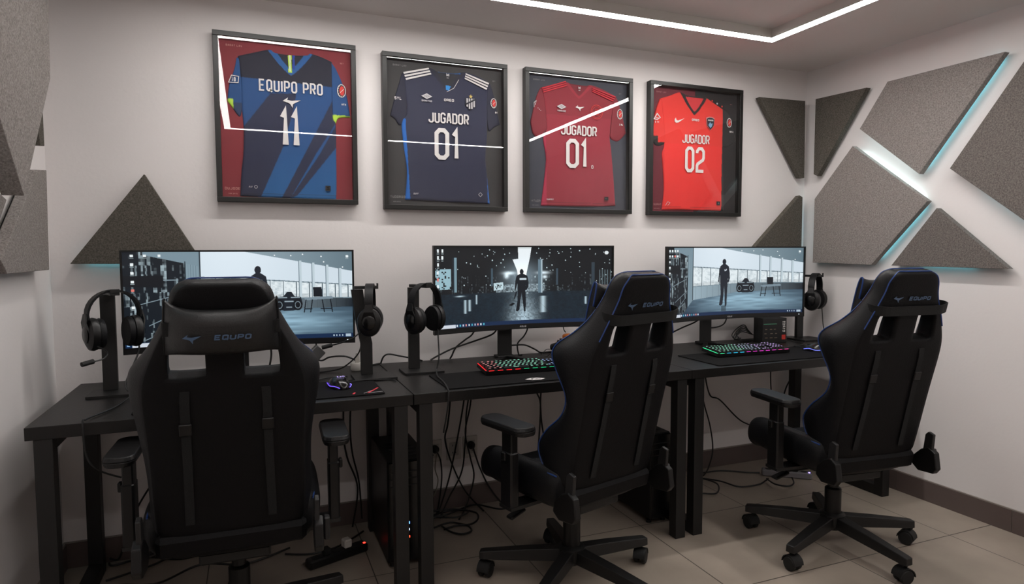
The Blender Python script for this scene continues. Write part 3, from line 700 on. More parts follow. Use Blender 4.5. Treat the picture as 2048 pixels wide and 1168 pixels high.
# ------------------------------------------------------------------ monitors with curved screens
SCREEN = attr_mat('screen_picture', emission=1.0)
def rnd_grid(U, V, nx, ny, seed):
    g = np.random.RandomState(seed).rand(ny, nx); return g[np.clip((V*ny).astype(int), 0, ny-1), np.clip((U*nx).astype(int), 0, nx-1)]
def smooth_noise(U, V, nx, ny, seed):
    g = np.random.RandomState(seed).rand(ny+2, nx+2); x = np.clip(U, 0, 1)*nx; y = np.clip(V, 0, 1)*ny; i = x.astype(int); j = y.astype(int); fx = x-i; fy = y-j
    fx = fx*fx*(3-2*fx); fy = fy*fy*(3-2*fy)
    return (g[j, i]*(1-fx)+g[j, i+1]*fx)*(1-fy)+(g[j+1, i]*(1-fx)+g[j+1, i+1]*fx)*fy
def blend(C, m, col, a=1.0):
    a = (m*a)[..., None] if not np.isscalar(a) or True else a
    C[:] = C*(1-a)+np.array(col)*a
def person_shape(U, V, cx, top, hgt, asp, legs=True, wide=0):
    """silhouette in picture space; asp = width/height of the screen"""
    x = (U-cx)*asp/hgt; y = (V-top)/hgt
    P = lambda pts: inpoly(x, y, pts)
    m = ((x+.0)**2/.0022+(y-.062)**2/.0038) < 1
    m |= P([(-.035, .11), (.04, .11), (.115+wide, .16), (.14+wide, .3), (.145+wide, .42), (.12, .5), (.095, .5), (.10, .36), (.09, .54), (-.10, .54), (-.105, .34), (-.125-wide, .5), (-.15-wide, .48), (-.13-wide, .28), (-.10-wide, .155)])
    if legs:
        m |= P([(-.095, .52), (.005, .52), (-.01-wide, .75), (-.03-wide, .97), (-.075-wide, 1.0), (-.12-wide, .985), (-.08-wide, .75)])
        m |= P([(-.005, .52), (.09, .52), (.08+wide, .75), (.07+wide, 1.0), (.03+wide, 1.02), (.025+wide, .96), (.02, .74)])
    return m
def taskbar(U, V, C, nicon=9, start=.12):
    b = V > .952; C[b] = lin((18, 40, 72)); C[(V > .958) & (U > .025) & (U < .115)] = lin((205, 212, 222)); C[(V > .966) & (V < .985) & (U < .017) & (U > .006)] = lin((140, 180, 220))
    for k in range(nicon):
        u = start+.017*k; C[(V > .963) & (V < .988) & (U > u) & (U < u+.007)] = lin([(210, 225, 235), (80, 180, 200), (190, 200, 220), (230, 150, 140)][k % 4])
    for k in range(4): u = .905+.014*k; C[(V > .966) & (V < .984) & (U > u) & (U < u+.006)] = lin((180, 200, 215))
    C[(V > .96) & (V < .99) & (U > .965) & (U < .99)] = lin((170, 190, 205))
def icons(U, V, C, spots, w=.012, h=.026):
    for k, (u, v) in enumerate(spots):
        x = (U-u)/w; y = (V-v)/h
        C[(np.abs(x)+np.abs(y*.6) < .75) & (np.abs(x) < .5) & (np.abs(y) < .5)] = lin((232, 240, 242) if k % 9 != 6 else (220, 120, 110)); C[(np.abs(x) < .6) & (np.abs(y-.95) < .12)] = lin((150, 165, 170))
def paper_loft(xw, man, car, deskp, spots):
    def paint(U, V):
        asp = 2.33; C = np.zeros(U.shape+(3,))
        sky = np.array(lin((206, 220, 230))); C[:] = sky
        C += (.10*(1-V)*(np.exp(-((U-.45)/.25)**2)))[..., None]
        tq = (U-xw)/(1-xw)
        # ceiling plane
        ce = V < np.interp(U, [xw+.28*(1-xw), 1], [0, .225]); a = np.clip((U-.4)*1.3, 0, 1)[..., None]
        C[ce] = (np.array(lin((150, 170, 180)))*(1-a)+np.array(lin((72, 96, 108)))*a)[ce]
        rs = np.random.RandomState(3)
        for k in range(14):
            u = xw+(1-xw)*(.4+.6*rs.rand()); v = rs.rand()*.2
            if v < np.interp(u, [xw+.28*(1-xw), 1], [0, .215]): C[((U-u)*asp)**2+(V-v)**2 < .00006] = lin((235, 240, 242))
        rail = np.interp(U, [xw, 1], [.275, .385]); sill = np.interp(U, [xw, xw+.55*(1-xw), 1], [.565, .53, .535])
        city = (V > rail) & (V < sill)
        n = .36+.22*rnd_grid(U, V, 110, 80, 5)+.36*smooth_noise(U, V, 50, 30, 6); dn = np.array(lin((104, 132, 146))); li = np.array(lin((226, 236, 240)))
        C[city] = (dn*(1-np.clip(n*1.5-.1, 0, 1))[..., None]+li*np.clip(n*1.5-.1, 0, 1)[..., None])[city]
        C[city & (V > sill-.05)] *= .8
        C[np.abs(V-rail) < .006] = lin((96, 116, 126))
        for k in range(11):
            u = xw+(1-xw)*(.09+.088*k); C[(np.abs(U-u) < .0022) & city] = lin((66, 84, 94)); C[(np.abs(U-u-.004) < .0016) & city] = lin((215, 226, 232))
        for u, v0 in ((.72, .10), (.79, .125), (.865, .15), (.935, .19)):
            u = xw+(1-xw)*(u-.21)/.79; C[(np.abs(U-u) < .0062) & (V > v0) & (V < .56)] = lin((190, 206, 214)); C[(np.abs(U-u+.0062) < .0018) & (V > v0) & (V < .56)] = lin((92, 110, 122))
        fl0 = np.interp(U, [xw, xw+.25*(1-xw), xw+.45*(1-xw), 1], [.76, .715, .66, .64])
        low = (V >= sill) & (V < fl0); g = np.clip((U-xw)/(1-xw), 0, 1)[..., None]
        C[low] = (np.array(lin((150, 172, 184)))*(1-g)+np.array(lin((24, 32, 40)))*g)[low]
        C[low & (np.abs(((U-xw)*22) % 1-.5) < .03)] *= .7; C[(np.abs(V-sill) < .005) & (U > xw)] = lin((110, 130, 140))
        fl = V >= fl0; n2 = smooth_noise(U, V, 14, 50, 9)
        gx = np.exp(-((U-.62)/.33)**2)*np.exp(-((V-.80)/.17)**2); k_ = np.clip(gx*(.55+.6*n2), 0, 1)[..., None]
        C[fl] = (np.array(lin((20, 42, 62)))*(1-k_)+np.array(lin((150, 186, 206)))*k_)[fl]
        # left wall with racks
        lw = inpoly(U, V, [(-.1, -.1), (xw, -.1), (xw, .76), (xw*.68, .92), (xw*.3, 1.1), (-.1, 1.1)])
        n3 = rnd_grid(U, V, 130, 7, 11)*.55+rnd_grid(U, V, 100, 30, 12)*.25+.2*smooth_noise(U, V, 30, 12, 13); base = np.array(lin((16, 24, 32))); hi = np.array(lin((170, 190, 198)))
        t_ = (np.clip(n3-.62, 0, 1)*2.6)[..., None]; C[lw] = (base*(1-t_)+hi*t_)[lw]
        door = lw & (U > xw*.80) ; C[door] = lin((128, 150, 162)); C[door & (np.abs(((U)*95) % 1-.5) < .12)] = lin((104, 126, 138))
        top = lw & (V < np.interp(U, [xw*.25, xw], [.03, .16])) & (U > xw*.25); C[top] = lin((120, 142, 154))
        C[(np.abs(U-xw*.99) < .003) & (V < .76)] = lin((50, 62, 70)); C[lw & (np.abs(U-xw*.79) < .0025) & (V > .1)] = lin((40, 52, 60))
        for a_, b_ in (((xw*.2, .55), (xw*.75, .45)), ((xw*.3, .78), (xw*.78, .62)), ((xw*.1, .3), (xw*.7, .30)), ((xw*.4, .88), (xw*.72, .72)), ((xw*.25, .93), (xw*.68, .80))):
            d = (b_[0]-a_[0]); v = a_[1]+(U-a_[0])/d*(b_[1]-a_[1]); C[(np.abs(V-v) < .004) & (U > a_[0]) & (U < b_[0])] = lin((130, 148, 158))
        blk = lw & inpoly(U, V, [(0, .25), (xw*.5, .25), (xw*.5, .38), (0, .36)]); C[blk] = lin((14, 18, 24))
        # racing car, trestle desk with chair
        cx, cy = car; cm = inpoly((U-cx)*asp, V-cy, [(-.14, -.08), (-.06, -.09), (-.02, -.14), (.03, -.14), (.06, -.09), (.13, -.08), (.15, .0), (.13, .06), (.05, .075), (-.06, .075), (-.13, .05), (-.16, 0)])
        C[cm] = lin((24, 31, 40))
        for wx in (-.105, .095):
            r_ = ((U-cx)*asp-wx)**2/.0026+(V-cy-.01)**2/.0042; C[r_ < 1] = lin((12, 16, 22)); C[(r_ < .42) & (r_ > .26)] = lin((120, 136, 146))
        for (a_, b_, c_, e_) in ((-.05, .05, -.03, .006), (-.03, .03, .035, .006), (-.12, -.02, -.075, .005), (.02, .12, -.075, .005)): C[(np.abs(V-cy-c_) < e_) & ((U-cx)*asp > a_) & ((U-cx)*asp < b_)] = lin((140, 156, 166))
        dx, dy = deskp; X = (U-dx)*asp; Y = V-dy; K = lin((16, 22, 30))
        C[inpoly(X, Y, [(-.05, -.15), (.045, -.15), (.05, -.04), (-.045, -.04)])] = K; C[inpoly(X, Y, [(-.15, -.03), (.16, -.045), (.17, -.015), (-.14, .0)])] = lin((120, 138, 150))
        for sx in (-.13, -.06, .05, .14): C[(np.abs(X-sx-.05*np.sign(sx)*Y*3) < .006) & (Y > -.01) & (Y < .14)] = K
        C[(np.abs(Y-.1) < .006) & (np.abs(X-.09) < .06)] = K; C[(np.abs(Y-.1) < .006) & (np.abs(X+.1) < .04)] = K
        mx, mt, mh = man; pm = person_shape(U, V, mx, mt, mh, asp); C[pm] = lin((26, 32, 42)); rf = (np.abs(U-mx) < .018) & (V > mt+mh) & (V < .95); C[rf] *= .45
        C[pm & inpoly((U-mx)*asp, V-mt-mh*.22, [(.0, 0), (.02, .012), (.045, -.01), (.04, .02), (.01, .03)])] = lin((200, 210, 220))
        taskbar(U, V, C); icons(U, V, C, spots)
        icons(U, V, C, [(.977, .055)]); return C
    return paint
def paper_hall(U, V):
    asp = 2.33; C = np.zeros(U.shape+(3,)); C[:] = lin((10, 15, 20))
    vx, vy = .492, .47
    fl = V > .58; n = smooth_noise(U, V, 60, 30, 4)*.5+rnd_grid(U, V, 130, 90, 8)*.5
    C[fl] = (np.array(lin((9, 20, 30)))+np.array([.010, .026, .038])*n[..., None]*.6)[fl]
    d = np.abs(U-.505)*asp; gl = np.exp(-(d/.16)**2)*np.clip((V-.55)*3, 0, 1); C += (gl*fl*(.35+.5*rnd_grid(U, V, 120, 60, 2)))[..., None]*np.array([.55, .72, .82])
    wal = (V > .36+.1*np.exp(-((U-.49)/.2)**2)*0) & ~fl
    nn = rnd_grid(U, V, 170, 6, 31)*.6+rnd_grid(U, V, 120, 60, 32)*.4; C[wal] += (np.clip(nn-.74, 0, 1)[..., None]*np.array([.7, .9, 1.0]))[wal]*.6
    C[wal & (np.abs(U-.49) < .14) & (V > .48)] += (rnd_grid(U, V, 150, 60, 33)[..., None]*np.array([.28, .36, .4]))[wal & (np.abs(U-.49) < .14) & (V > .48)]
    # open sky between the roofs
    sky = inpoly(U, V, [(.475, -.02), (.555, -.02), (.545, .13), (.525, .34), (.52, .42), (.478, .42), (.470, .30), (.445, .16), (.478, .15)]); C[sky] = lin((232, 240, 244))
    halo = np.exp(-(((U-.497)*asp/.22)**2+((V-.38)/.16)**2)); C += halo[..., None]*np.array([.18, .24, .28])
    for u, v, w, h in ((.425, .335, .03, .02), (.62, .335, .03, .018), (.41, .37, .012, .03), (.63, .39, .012, .02)):
        C += np.exp(-(((U-u)/w)**2+((V-v)/h)**2))[..., None]*np.array([.75, .88, .95])
    C[inpoly(U, V, [(.335, .46), (.39, .45), (.39, .545), (.335, .555)])] = lin((190, 214, 222)); C[inpoly(U, V, [(.345, .48), (.38, .47), (.38, .54), (.345, .54)]) & (rnd_grid(U, V, 160, 50, 40) > .5)] = lin((16, 24, 30))
    rs = np.random.RandomState(12)
    for k in range(110):
        u, v = rs.rand(), rs.rand()*.5
        if abs(u-.5) < .05: continue
        r = .00002+.00006*rs.rand()**2; C[((U-u)*asp)**2+(V-v)**2 < r] = lin((200, 220, 226))
    for u, w, v0, v1, c in ((.115, .008, .13, .56, (120, 150, 162)), (.105, .004, .13, .56, (30, 44, 54)), (.600, .009, .16, .60, (96, 120, 134)), (.613, .004, .16, .60, (170, 190, 200)), (.325, .006, .27, .5, (60, 80, 92)), (.70, .006, .28, .5, (56, 72, 84)), (.90, .008, .2, .6, (44, 58, 68))):
        C[(np.abs(U-u) < w) & (V > v0) & (V < v1)] = lin(c)
    C[(U < .09) & (V > .27) & (V < .52) & (rnd_grid(U, V, 110, 60, 51) > .25)] = lin((148, 184, 196)); C[(U > .93) & (V > .30) & (V < .58) & (np.abs((U*70) % 1-.5) < .15)] = lin((88, 104, 110))
    for u, v0, v1, w in ((.17, .66, .83, .006), (.195, .66, .80, .006), (.62, .64, .86, .013), (.86, .66, .76, .005), (.14, .6, .62, .02), (.235, .6, .72, .004)):
        C += (np.exp(-((U-u)/w)**2)*(V > v0)*(V < v1)*.6)[..., None]*np.array([.7, .9, 1])
    for k in range(6):
        a = (k-2.5)*.09; C[fl & (np.abs((U-.5)-a*(V-.5)*2) < .0012)] *= .5
    C[np.abs(((U-.19)*asp)) < .0] = 0
    pm = person_shape(U, V, .497, .285, .55, asp, wide=.025); C[pm] = lin((14, 20, 28))
    C[pm & (np.abs(V-.415) < .012) & (np.abs(U-.505) < .02)] = lin((200, 214, 222)); C[inpoly(U, V, [(.462, .58), (.472, .575), (.458, .67), (.450, .675)])] = lin((20, 26, 34))
    C[((U-.530)*asp)**2+(V-.60)**2 < .0002] = lin((150, 165, 172)); C[inpoly(U, V, [(.42, .75), (.445, .72), (.46, .73), (.44, .76)])] = lin((10, 14, 20))
    C[V < .02] *= .8
    taskbar(U, V, C, 10); icons(U, V, C, [(.018, .045), (.043, .045), (.018, .13), (.042, .13), (.018, .215)]+[(.016, .31+.085*k) for k in range(6)], .010, .04)
    C[((U-.972)*asp)**2+(V-.075)**2 < .0006] = lin((225, 232, 234)); return C
def monitor(x0, x1, z0, z1, yE, sag, post_x, post_y, paint, label, logo, feet=True):
    xc = (x0+x1)/2; w = x1-x0; h = z1-z0; hw = w/2; t = thing('curved_monitor', label, 'monitor', (xc, yE, DT), 0, 'curved monitors on the desks')
    Y = lambda x: sag*(1-(x/hw)**2); zb = z0-DT; N = 28
    xs = np.linspace(-hw, hw, N+1)
    def arcbox(m, xa, xb, za, zc_, ya, yb, n=N):
        X = np.linspace(xa, xb, n+1); rings = [[(x, Y(x)+ya, za), (x, Y(x)+yb, za), (x, Y(x)+yb, zc_), (x, Y(x)+ya, zc_)] for x in X]; m.loft(rings); return m
    arcbox(MB(), -hw, hw, zb, zb+h, .006, .024).build('back_shell', PLA, t)
    mb = arcbox(MB(), -hw*.45, hw*.45, zb+h*.18, zb+h*.8, .02, .05, 10); mb.build('rear_housing', PLA, t)
    bz = MB(); arcbox(bz, -hw, hw, zb+h-.007, zb+h, -.002, .010); arcbox(bz, -hw, hw, zb, zb+.006, -.002, .010)
    arcbox(bz, -hw, -hw+.007, zb+.006, zb+h-.007, -.002, .010, 2); arcbox(bz, hw-.007, hw, zb+.006, zb+h-.007, -.002, .010, 2); bz.build('bezel', PLA, t)
    arcbox(MB(), -hw+.007, hw-.007, zb+.006, zb+.024, -.001, .008).build('chin', mat('monitor_chin', (13, 12, 14), .4), t)
    # screen
    nx, nz = 640, 280; u = np.linspace(0, 1, nx+1); v = np.linspace(0, 1, nz+1); U, V = np.meshgrid(u, v)
    X = -hw+.007+U*(w-.014); Z = zb+h-.007-V*(h-.031); YY = sag*(1-(X/hw)**2)+.0052
    co = np.stack([X, YY, Z], -1).reshape(-1, 3); i = np.arange(nz)[:, None]*(nx+1)+np.arange(nx)[None, :]; fa = np.stack([i, i+nx+1, i+nx+2, i+1], -1).reshape(-1, 4)
    me = bpy.data.meshes.new('screen'); me.from_pydata(co.tolist(), [], fa.tolist()); me.materials.append(SCREEN); me.polygons.foreach_set('use_smooth', [True]*len(fa))
    ca = me.color_attributes.new('paint', 'FLOAT_COLOR', 'POINT'); cc = np.ones(((nx+1)*(nz+1), 4), np.float32); cc[:, :3] = np.clip(paint(U, V), 0, 1).reshape(-1, 3); ca.data.foreach_set('color', cc.ravel()); me.update()
    s = bpy.data.objects.new('screen', me); COL.objects.link(s); s.parent = t
    lg = MB()
    for q in text_quads('ASUS', .007, .008, .0016, .0018, .2): lg.add([(p[0], Y(0)-.0022, zb+.008+p[1]) for p in q], [(0, 1, 2, 3)])
    lg.build('maker_logo', SILV, t)
    MB().box((hw-.03, Y(hw-.03)-.0015, zb+.014), (.005, .002, .003)).build('power_light', emis('indicator_white', (230, 240, 250), 1.5), t)
    px, py = post_x-xc, post_y-yE
    MB().box((px, py, zb*.5+.07), (.072, .016, zb+.14)).box((px, py-.02, zb+.12), (.10, .05, .09)).build('stand_post', BLACKM, t, bevel=.003)
    for sg in (-1, 1):
        a = R(90+sg*52); dv = Vector((sg*math.sin(R(38)), -math.cos(R(38)), 0)); L = .17
        m = MB(); Mz = Matrix.Rotation(math.atan2(dv.y, dv.x), 3, 'Z'); m.box(Vector((px, py, .006))+dv*L/2, (L, .028, .010), Mz); m.build('stand_foot', PLA, t, bevel=.002)
    MB().box((px, py+.004, .008), (.09, .06, .014)).build('stand_base', PLA, t, bevel=.003)
    return t
sp1 = [(.035, .04), (.085, .04), (.142, .04)]+[(.035, .13+.09*k) for k in range(6)]
monitor(-.453, .401, .886, 1.279, -.25, .055, -.055, -.11, paper_loft(.31, (.560, .16, .74), (.70, .60), (.835, .56), sp1), 'left curved monitor showing man at loft window, behind the near chair', 'left')
monitor(.747, 1.662, .898, 1.297, -.25, .075, 1.14, -.10, paper_hall, 'middle curved monitor showing a figure in a dark hall', 'mid')
sp3 = [(.018+.022*(k % 4), .045+.075*(k//4)) for k in range(8)]+[(.018, .2+.08*k) for k in range(5)]
monitor(1.980, 2.912, .895, 1.292, -.25, .075, 2.345, -.10, paper_loft(.215, (.46, .165, .70), (.62, .60), (.79, .60), sp3), 'right curved monitor showing full-length man in bright loft', 'right')

# ------------------------------------------------------------------ mats, keyboards, mice
def rrect(x0, y0, x1, y1, r, n=4):
    P = []
    for cx, cy, a0 in ((x1-r, y1-r, 0), (x0+r, y1-r, 90), (x0+r, y0+r, 180), (x1-r, y0+r, 270)):
        P += [(cx+r*math.cos(R(a0+90*k/n)), cy+r*math.sin(R(a0+90*k/n))) for k in range(n+1)]
    return P
def matpad(x0, y0, x1, y1, label):
    cx, cy = (x0+x1)/2, (y0+y1)/2; t = thing('desk_mat', label, 'mouse mat', (cx, cy, DT), 0, 'cloth desk mats')
    MB().prism(rrect(x0-cx, y0-cy, x1-cx, y1-cy, .012), lambda a, b: (a, b, .0004), lambda a, b: (a, b, .004)).build('mat_cloth', PAD, t)
    return t, cx, cy
p1, cx, cy = matpad(-.37, -.68, .444, -.385, 'black mouse mat with red and white print under left mouse')
m = MB()
for a, b in (((.332, -.655), (.342, -.630)), ((.385, -.655), (.435, -.575))):
    for q in ribbon([(a[0]-cx, a[1]-cy), (b[0]-cx, b[1]-cy)], .007): m.prism(list(q), lambda a, b: (a, b, .004), lambda a, b: (a, b, .0044))
m.build('red_print', mat('mat_red', (205, 52, 66), .7), p1)
m = MB()
for q in ribbon([(.37-cx, -.655-cy), (.42-cx, -.60-cy)], .002) + ribbon([(.39-cx, -.652-cy), (.44-cx, -.648-cy)], .003): m.prism(list(q), lambda a, b: (a, b, .004), lambda a, b: (a, b, .0044))
m.build('white_print', mat('mat_white', (190, 186, 190), .7), p1)
p2, cx, cy = matpad(.678, -.70, 1.48, -.40, 'black desk mat with white eye-shaped logo under middle keyboard')
m = MB(); lx, ly = 1.055-cx, -.655-cy
ngon_flat(m, [(lx-.042, ly+.006), (lx-.01, ly+.022), (lx+.02, ly+.02), (lx+.044, ly-.004), (lx+.02, ly-.02), (lx-.018, ly-.018)], lambda a, b: (a, b, .0044)); m.build('mat_logo', mat('mat_logo_white', (214, 210, 208), .6), p2)
m = MB()
for q in ribbon([(lx-.016, ly-.008), (lx-.010, ly+.008), (lx+.004, ly+.013)], .005)+ribbon([(lx-.002, ly-.006), (lx+.018, ly+.006), (lx+.024, ly-.006)], .004): m.add([(a, b, .0048) for a, b in q], [(0, 1, 2, 3)])
m.build('mat_logo_mark', PAD, p2)
p3, cx, cy = matpad(1.945, -.70, 2.80, -.385, 'plain black desk mat under the right keyboard and mouse')

def keyboard(loc, rz, label, colfn, wrist=False):
    t = thing('gaming_keyboard', label, 'keyboard', loc, rz, 'lit gaming keyboards')
    W, D = .44, .135; Rt = Matrix.Rotation(R(6), 3, 'X')
    T = lambda x, y, z: Rt@Vector((x, y+D/2, z))+Vector((0, -D/2, .003))
    m = MB(); m.prism(rrect(-W/2, -D/2, W/2, D/2, .006), lambda a, b: T(a, b, 0), lambda a, b: T(a, b, .016)); m.build('case', PLA, t)
    m = MB()
    for sx in (-.17, .17): m.box((sx, D/2-.02, .008), (.03, .012, .018))
    m.build('rear_feet', PLA, t)
    rows = [(.047, [1, None, 1, 1, 1, 1, None, 1, 1, 1, 1, None, 1, 1, 1, 1]), (.024, [1]*13+[2]), (.005, [1.5]+[1]*12+[1.5]), (-.014, [1.8]+[1]*11+[2.2]), (-.033, [2.3]+[1]*10+[2.7]), (-.052, [1.25]*3+[6.25]+[1.25]*4)]
    u = .019; cache = {}
    def keymesh(kw, col):
        key = (round(kw, 2), col)
        if key in cache: return cache[key]
        mb = MB(); hw, hd = kw/2-.0009, u/2-.0009
        a = [(-hw, -hd, 0), (hw, -hd, 0), (hw, hd, 0), (-hw, hd, 0)]; b = [(-hw+.002, -hd+.002, .008), (hw-.002, -hd+.002, .008), (hw-.002, hd-.002, .008), (-hw+.002, hd-.002, .008)]
        mb.loft([a, b]); mb.cur = 1; lw = min(.0045, hw*.5) if kw < .06 else .012
        mb.add([(-lw, -.0010, .0082), (lw, -.0010, .0082), (lw, .0028, .0082), (-lw, .0028, .0082)], [(0, 1, 2, 3)])
        me = bpy.data.meshes.new('key'); me.from_pydata(mb.v, [], mb.f); me.materials.append(PLA); me.materials.append(emis('key_glow_%s' % (col,), col, 1.7)); me.polygons.foreach_set('material_index', mb.mi); me.update()
        cache[key] = me; return me
    def addkey(x, y, kw, col=None):
        me = keymesh(kw, col or colfn(x/W+.5, 'legend')); o = bpy.data.objects.new('key', me); COL.objects.link(o); o.parent = t
        o.location = T(x, y, .0165); o.rotation_euler = (R(6), 0, 0)
    for y, r in rows:
        x = -W/2+.008; tot = 0
        for k in r:
            if k is None: x += u*.45; continue
            addkey(x+k*u/2, y, k*u); x += k*u
    for yy in (.024, .005, -.052):
        for i in range(3): addkey(.073+.019*i, yy, u)
    addkey(.092, -.033, u)
    for j, yy in enumerate((.047, .024, .005, -.014, -.033)):
        for i in range(4):
            if j == 0 and i > 2: continue
            addkey(.139+.0185*i, yy, .0185)
    # light rim under the keys
    n = 11
    for i in range(n):
        x0_, x1_ = -W/2+.004+(W-.008)*i/n, -W/2+.004+(W-.008)*(i+1)/n; c = colfn((i+.5)/n, 'rim')
        MB().box(T((x0_+x1_)/2, -D/2+.002, .0168), (x1_-x0_-.016, .0022, .0014), Rt).build('light_bar', emis('rim_%s' % (c,), c, 1.6), t)
    c = colfn(0, 'rim'); MB().box(T(-W/2+.002, 0, .0168), (.0025, D-.02, .0016), Rt).build('light_bar', emis('rim_%s' % (c,), c, 1.6), t)
    # glow plate parts between the key blocks
    for fx, c in colfn(0, 'plate'): MB().box(T((fx-.5)*W, -.026, .0165), (.030, .012, .001), Rt).build('backlight_plate', emis('plate_%s' % (c,), c, 1.2), t)
    return t
def col2(f, k):
    if k == 'plate': return [(.705, (60, 150, 255))]
    if k == 'rim': return (255, 40, 45) if f < .34 else (30, 170, 110) if f < .72 else (70, 170, 255)
    return (235, 150, 150) if f < .16 else (150, 225, 195) if f < .66 else (165, 190, 240)
def col3(f, k):
    if k == 'plate': return [(.705, (200, 60, 255)), (.62, (180, 50, 230))]
    if k == 'rim': return (60, 225, 150) if f < .05 else (50, 190, 230) if f < .35 else (225, 60, 200) if f < .8 else (235, 60, 150)
    return (150, 225, 190) if f < .4 else (190, 205, 225) if f < .6 else (205, 170, 230)
keyboard((1.115, -.46, DT+.0042), R(-1.5), 'black keyboard glowing red, green and blue below the middle monitor', col2)
keyboard((2.30, -.47, DT+.0042), R(-1.5), 'black keyboard glowing teal and magenta below the right monitor', col3)
def mouse(loc, rz, label, glow, glow2):
    t = thing('gaming_mouse', label, 'mouse', loc, rz, 'lit gaming mice')
    rings = []
    for k in range(13):
        s_ = k/12; y = -.062+.124*s_; w_ = .033*(math.sin(math.pi*min(max(s_, .03), .97))**.35)*(1-.12*math.sin(math.pi*s_)**8*0); h_ = .040*(math.sin(math.pi*(.08+.84*(s_**1.15)))**.8)
        if k in (0, 12): w_ *= .55; h_ *= .6
        rings.append([(w_*math.copysign(abs(math.cos(a))**.7, math.cos(a)), -y, max(0, h_*math.sin(a)) if math.sin(a) > 0 else 0) for a in [2*math.pi*i/20 for i in range(20)]])
    MB().loft(rings).build('body', PLG, t, smooth=True)
    for sx, g in ((-1, glow), (1, glow2)):
        MB().tube(spline([(sx*.0245, .05, .008), (sx*.0325, .022, .014), (sx*.0345, -.008, .009), (sx*.0285, -.042, .012), (sx*.017, -.059, .007)], 5), .0013, 6).build('light_strip', emis('mouse_glow%s' % (g,), g, 1.5), t)
    MB().box((0, .034, .0262), (.006, .018, .010)).build('scroll_wheel', RUB, t)
    m = MB()
    for q in ribbon([(-.009, -.010), (-.012, -.024), (-.002, -.027), (0, -.016), (.003, -.027), (.012, -.024), (.009, -.008)], .0028): m.add([(a, b, .0402) for a, b in q], [(0, 1, 2, 3)])
    t.scale = (1.14, 1.10, 1.08)
    m.build('emblem', emis('mouse_emblem', (190, 170, 240), 1.5), t)
    return t
mouse((.300, -.505, DT+.0045), R(12), 'black mouse with violet light strip and glowing emblem on left mat', (120, 90, 255), (140, 120, 255))
mouse((2.68, -.56, DT+.0045), R(20), 'black mouse with multicoloured light strip beside the right chair', (120, 130, 255), (90, 220, 170))

# ------------------------------------------------------------------ gaming chairs
REC = R(13)
def BK(x, d, s):   # backrest coordinates: across, depth towards the sitter, along the back
    return Vector((x, -.205 - s*math.sin(REC) + d*math.cos(REC), .440 + s*math.cos(REC) + d*math.sin(REC)))
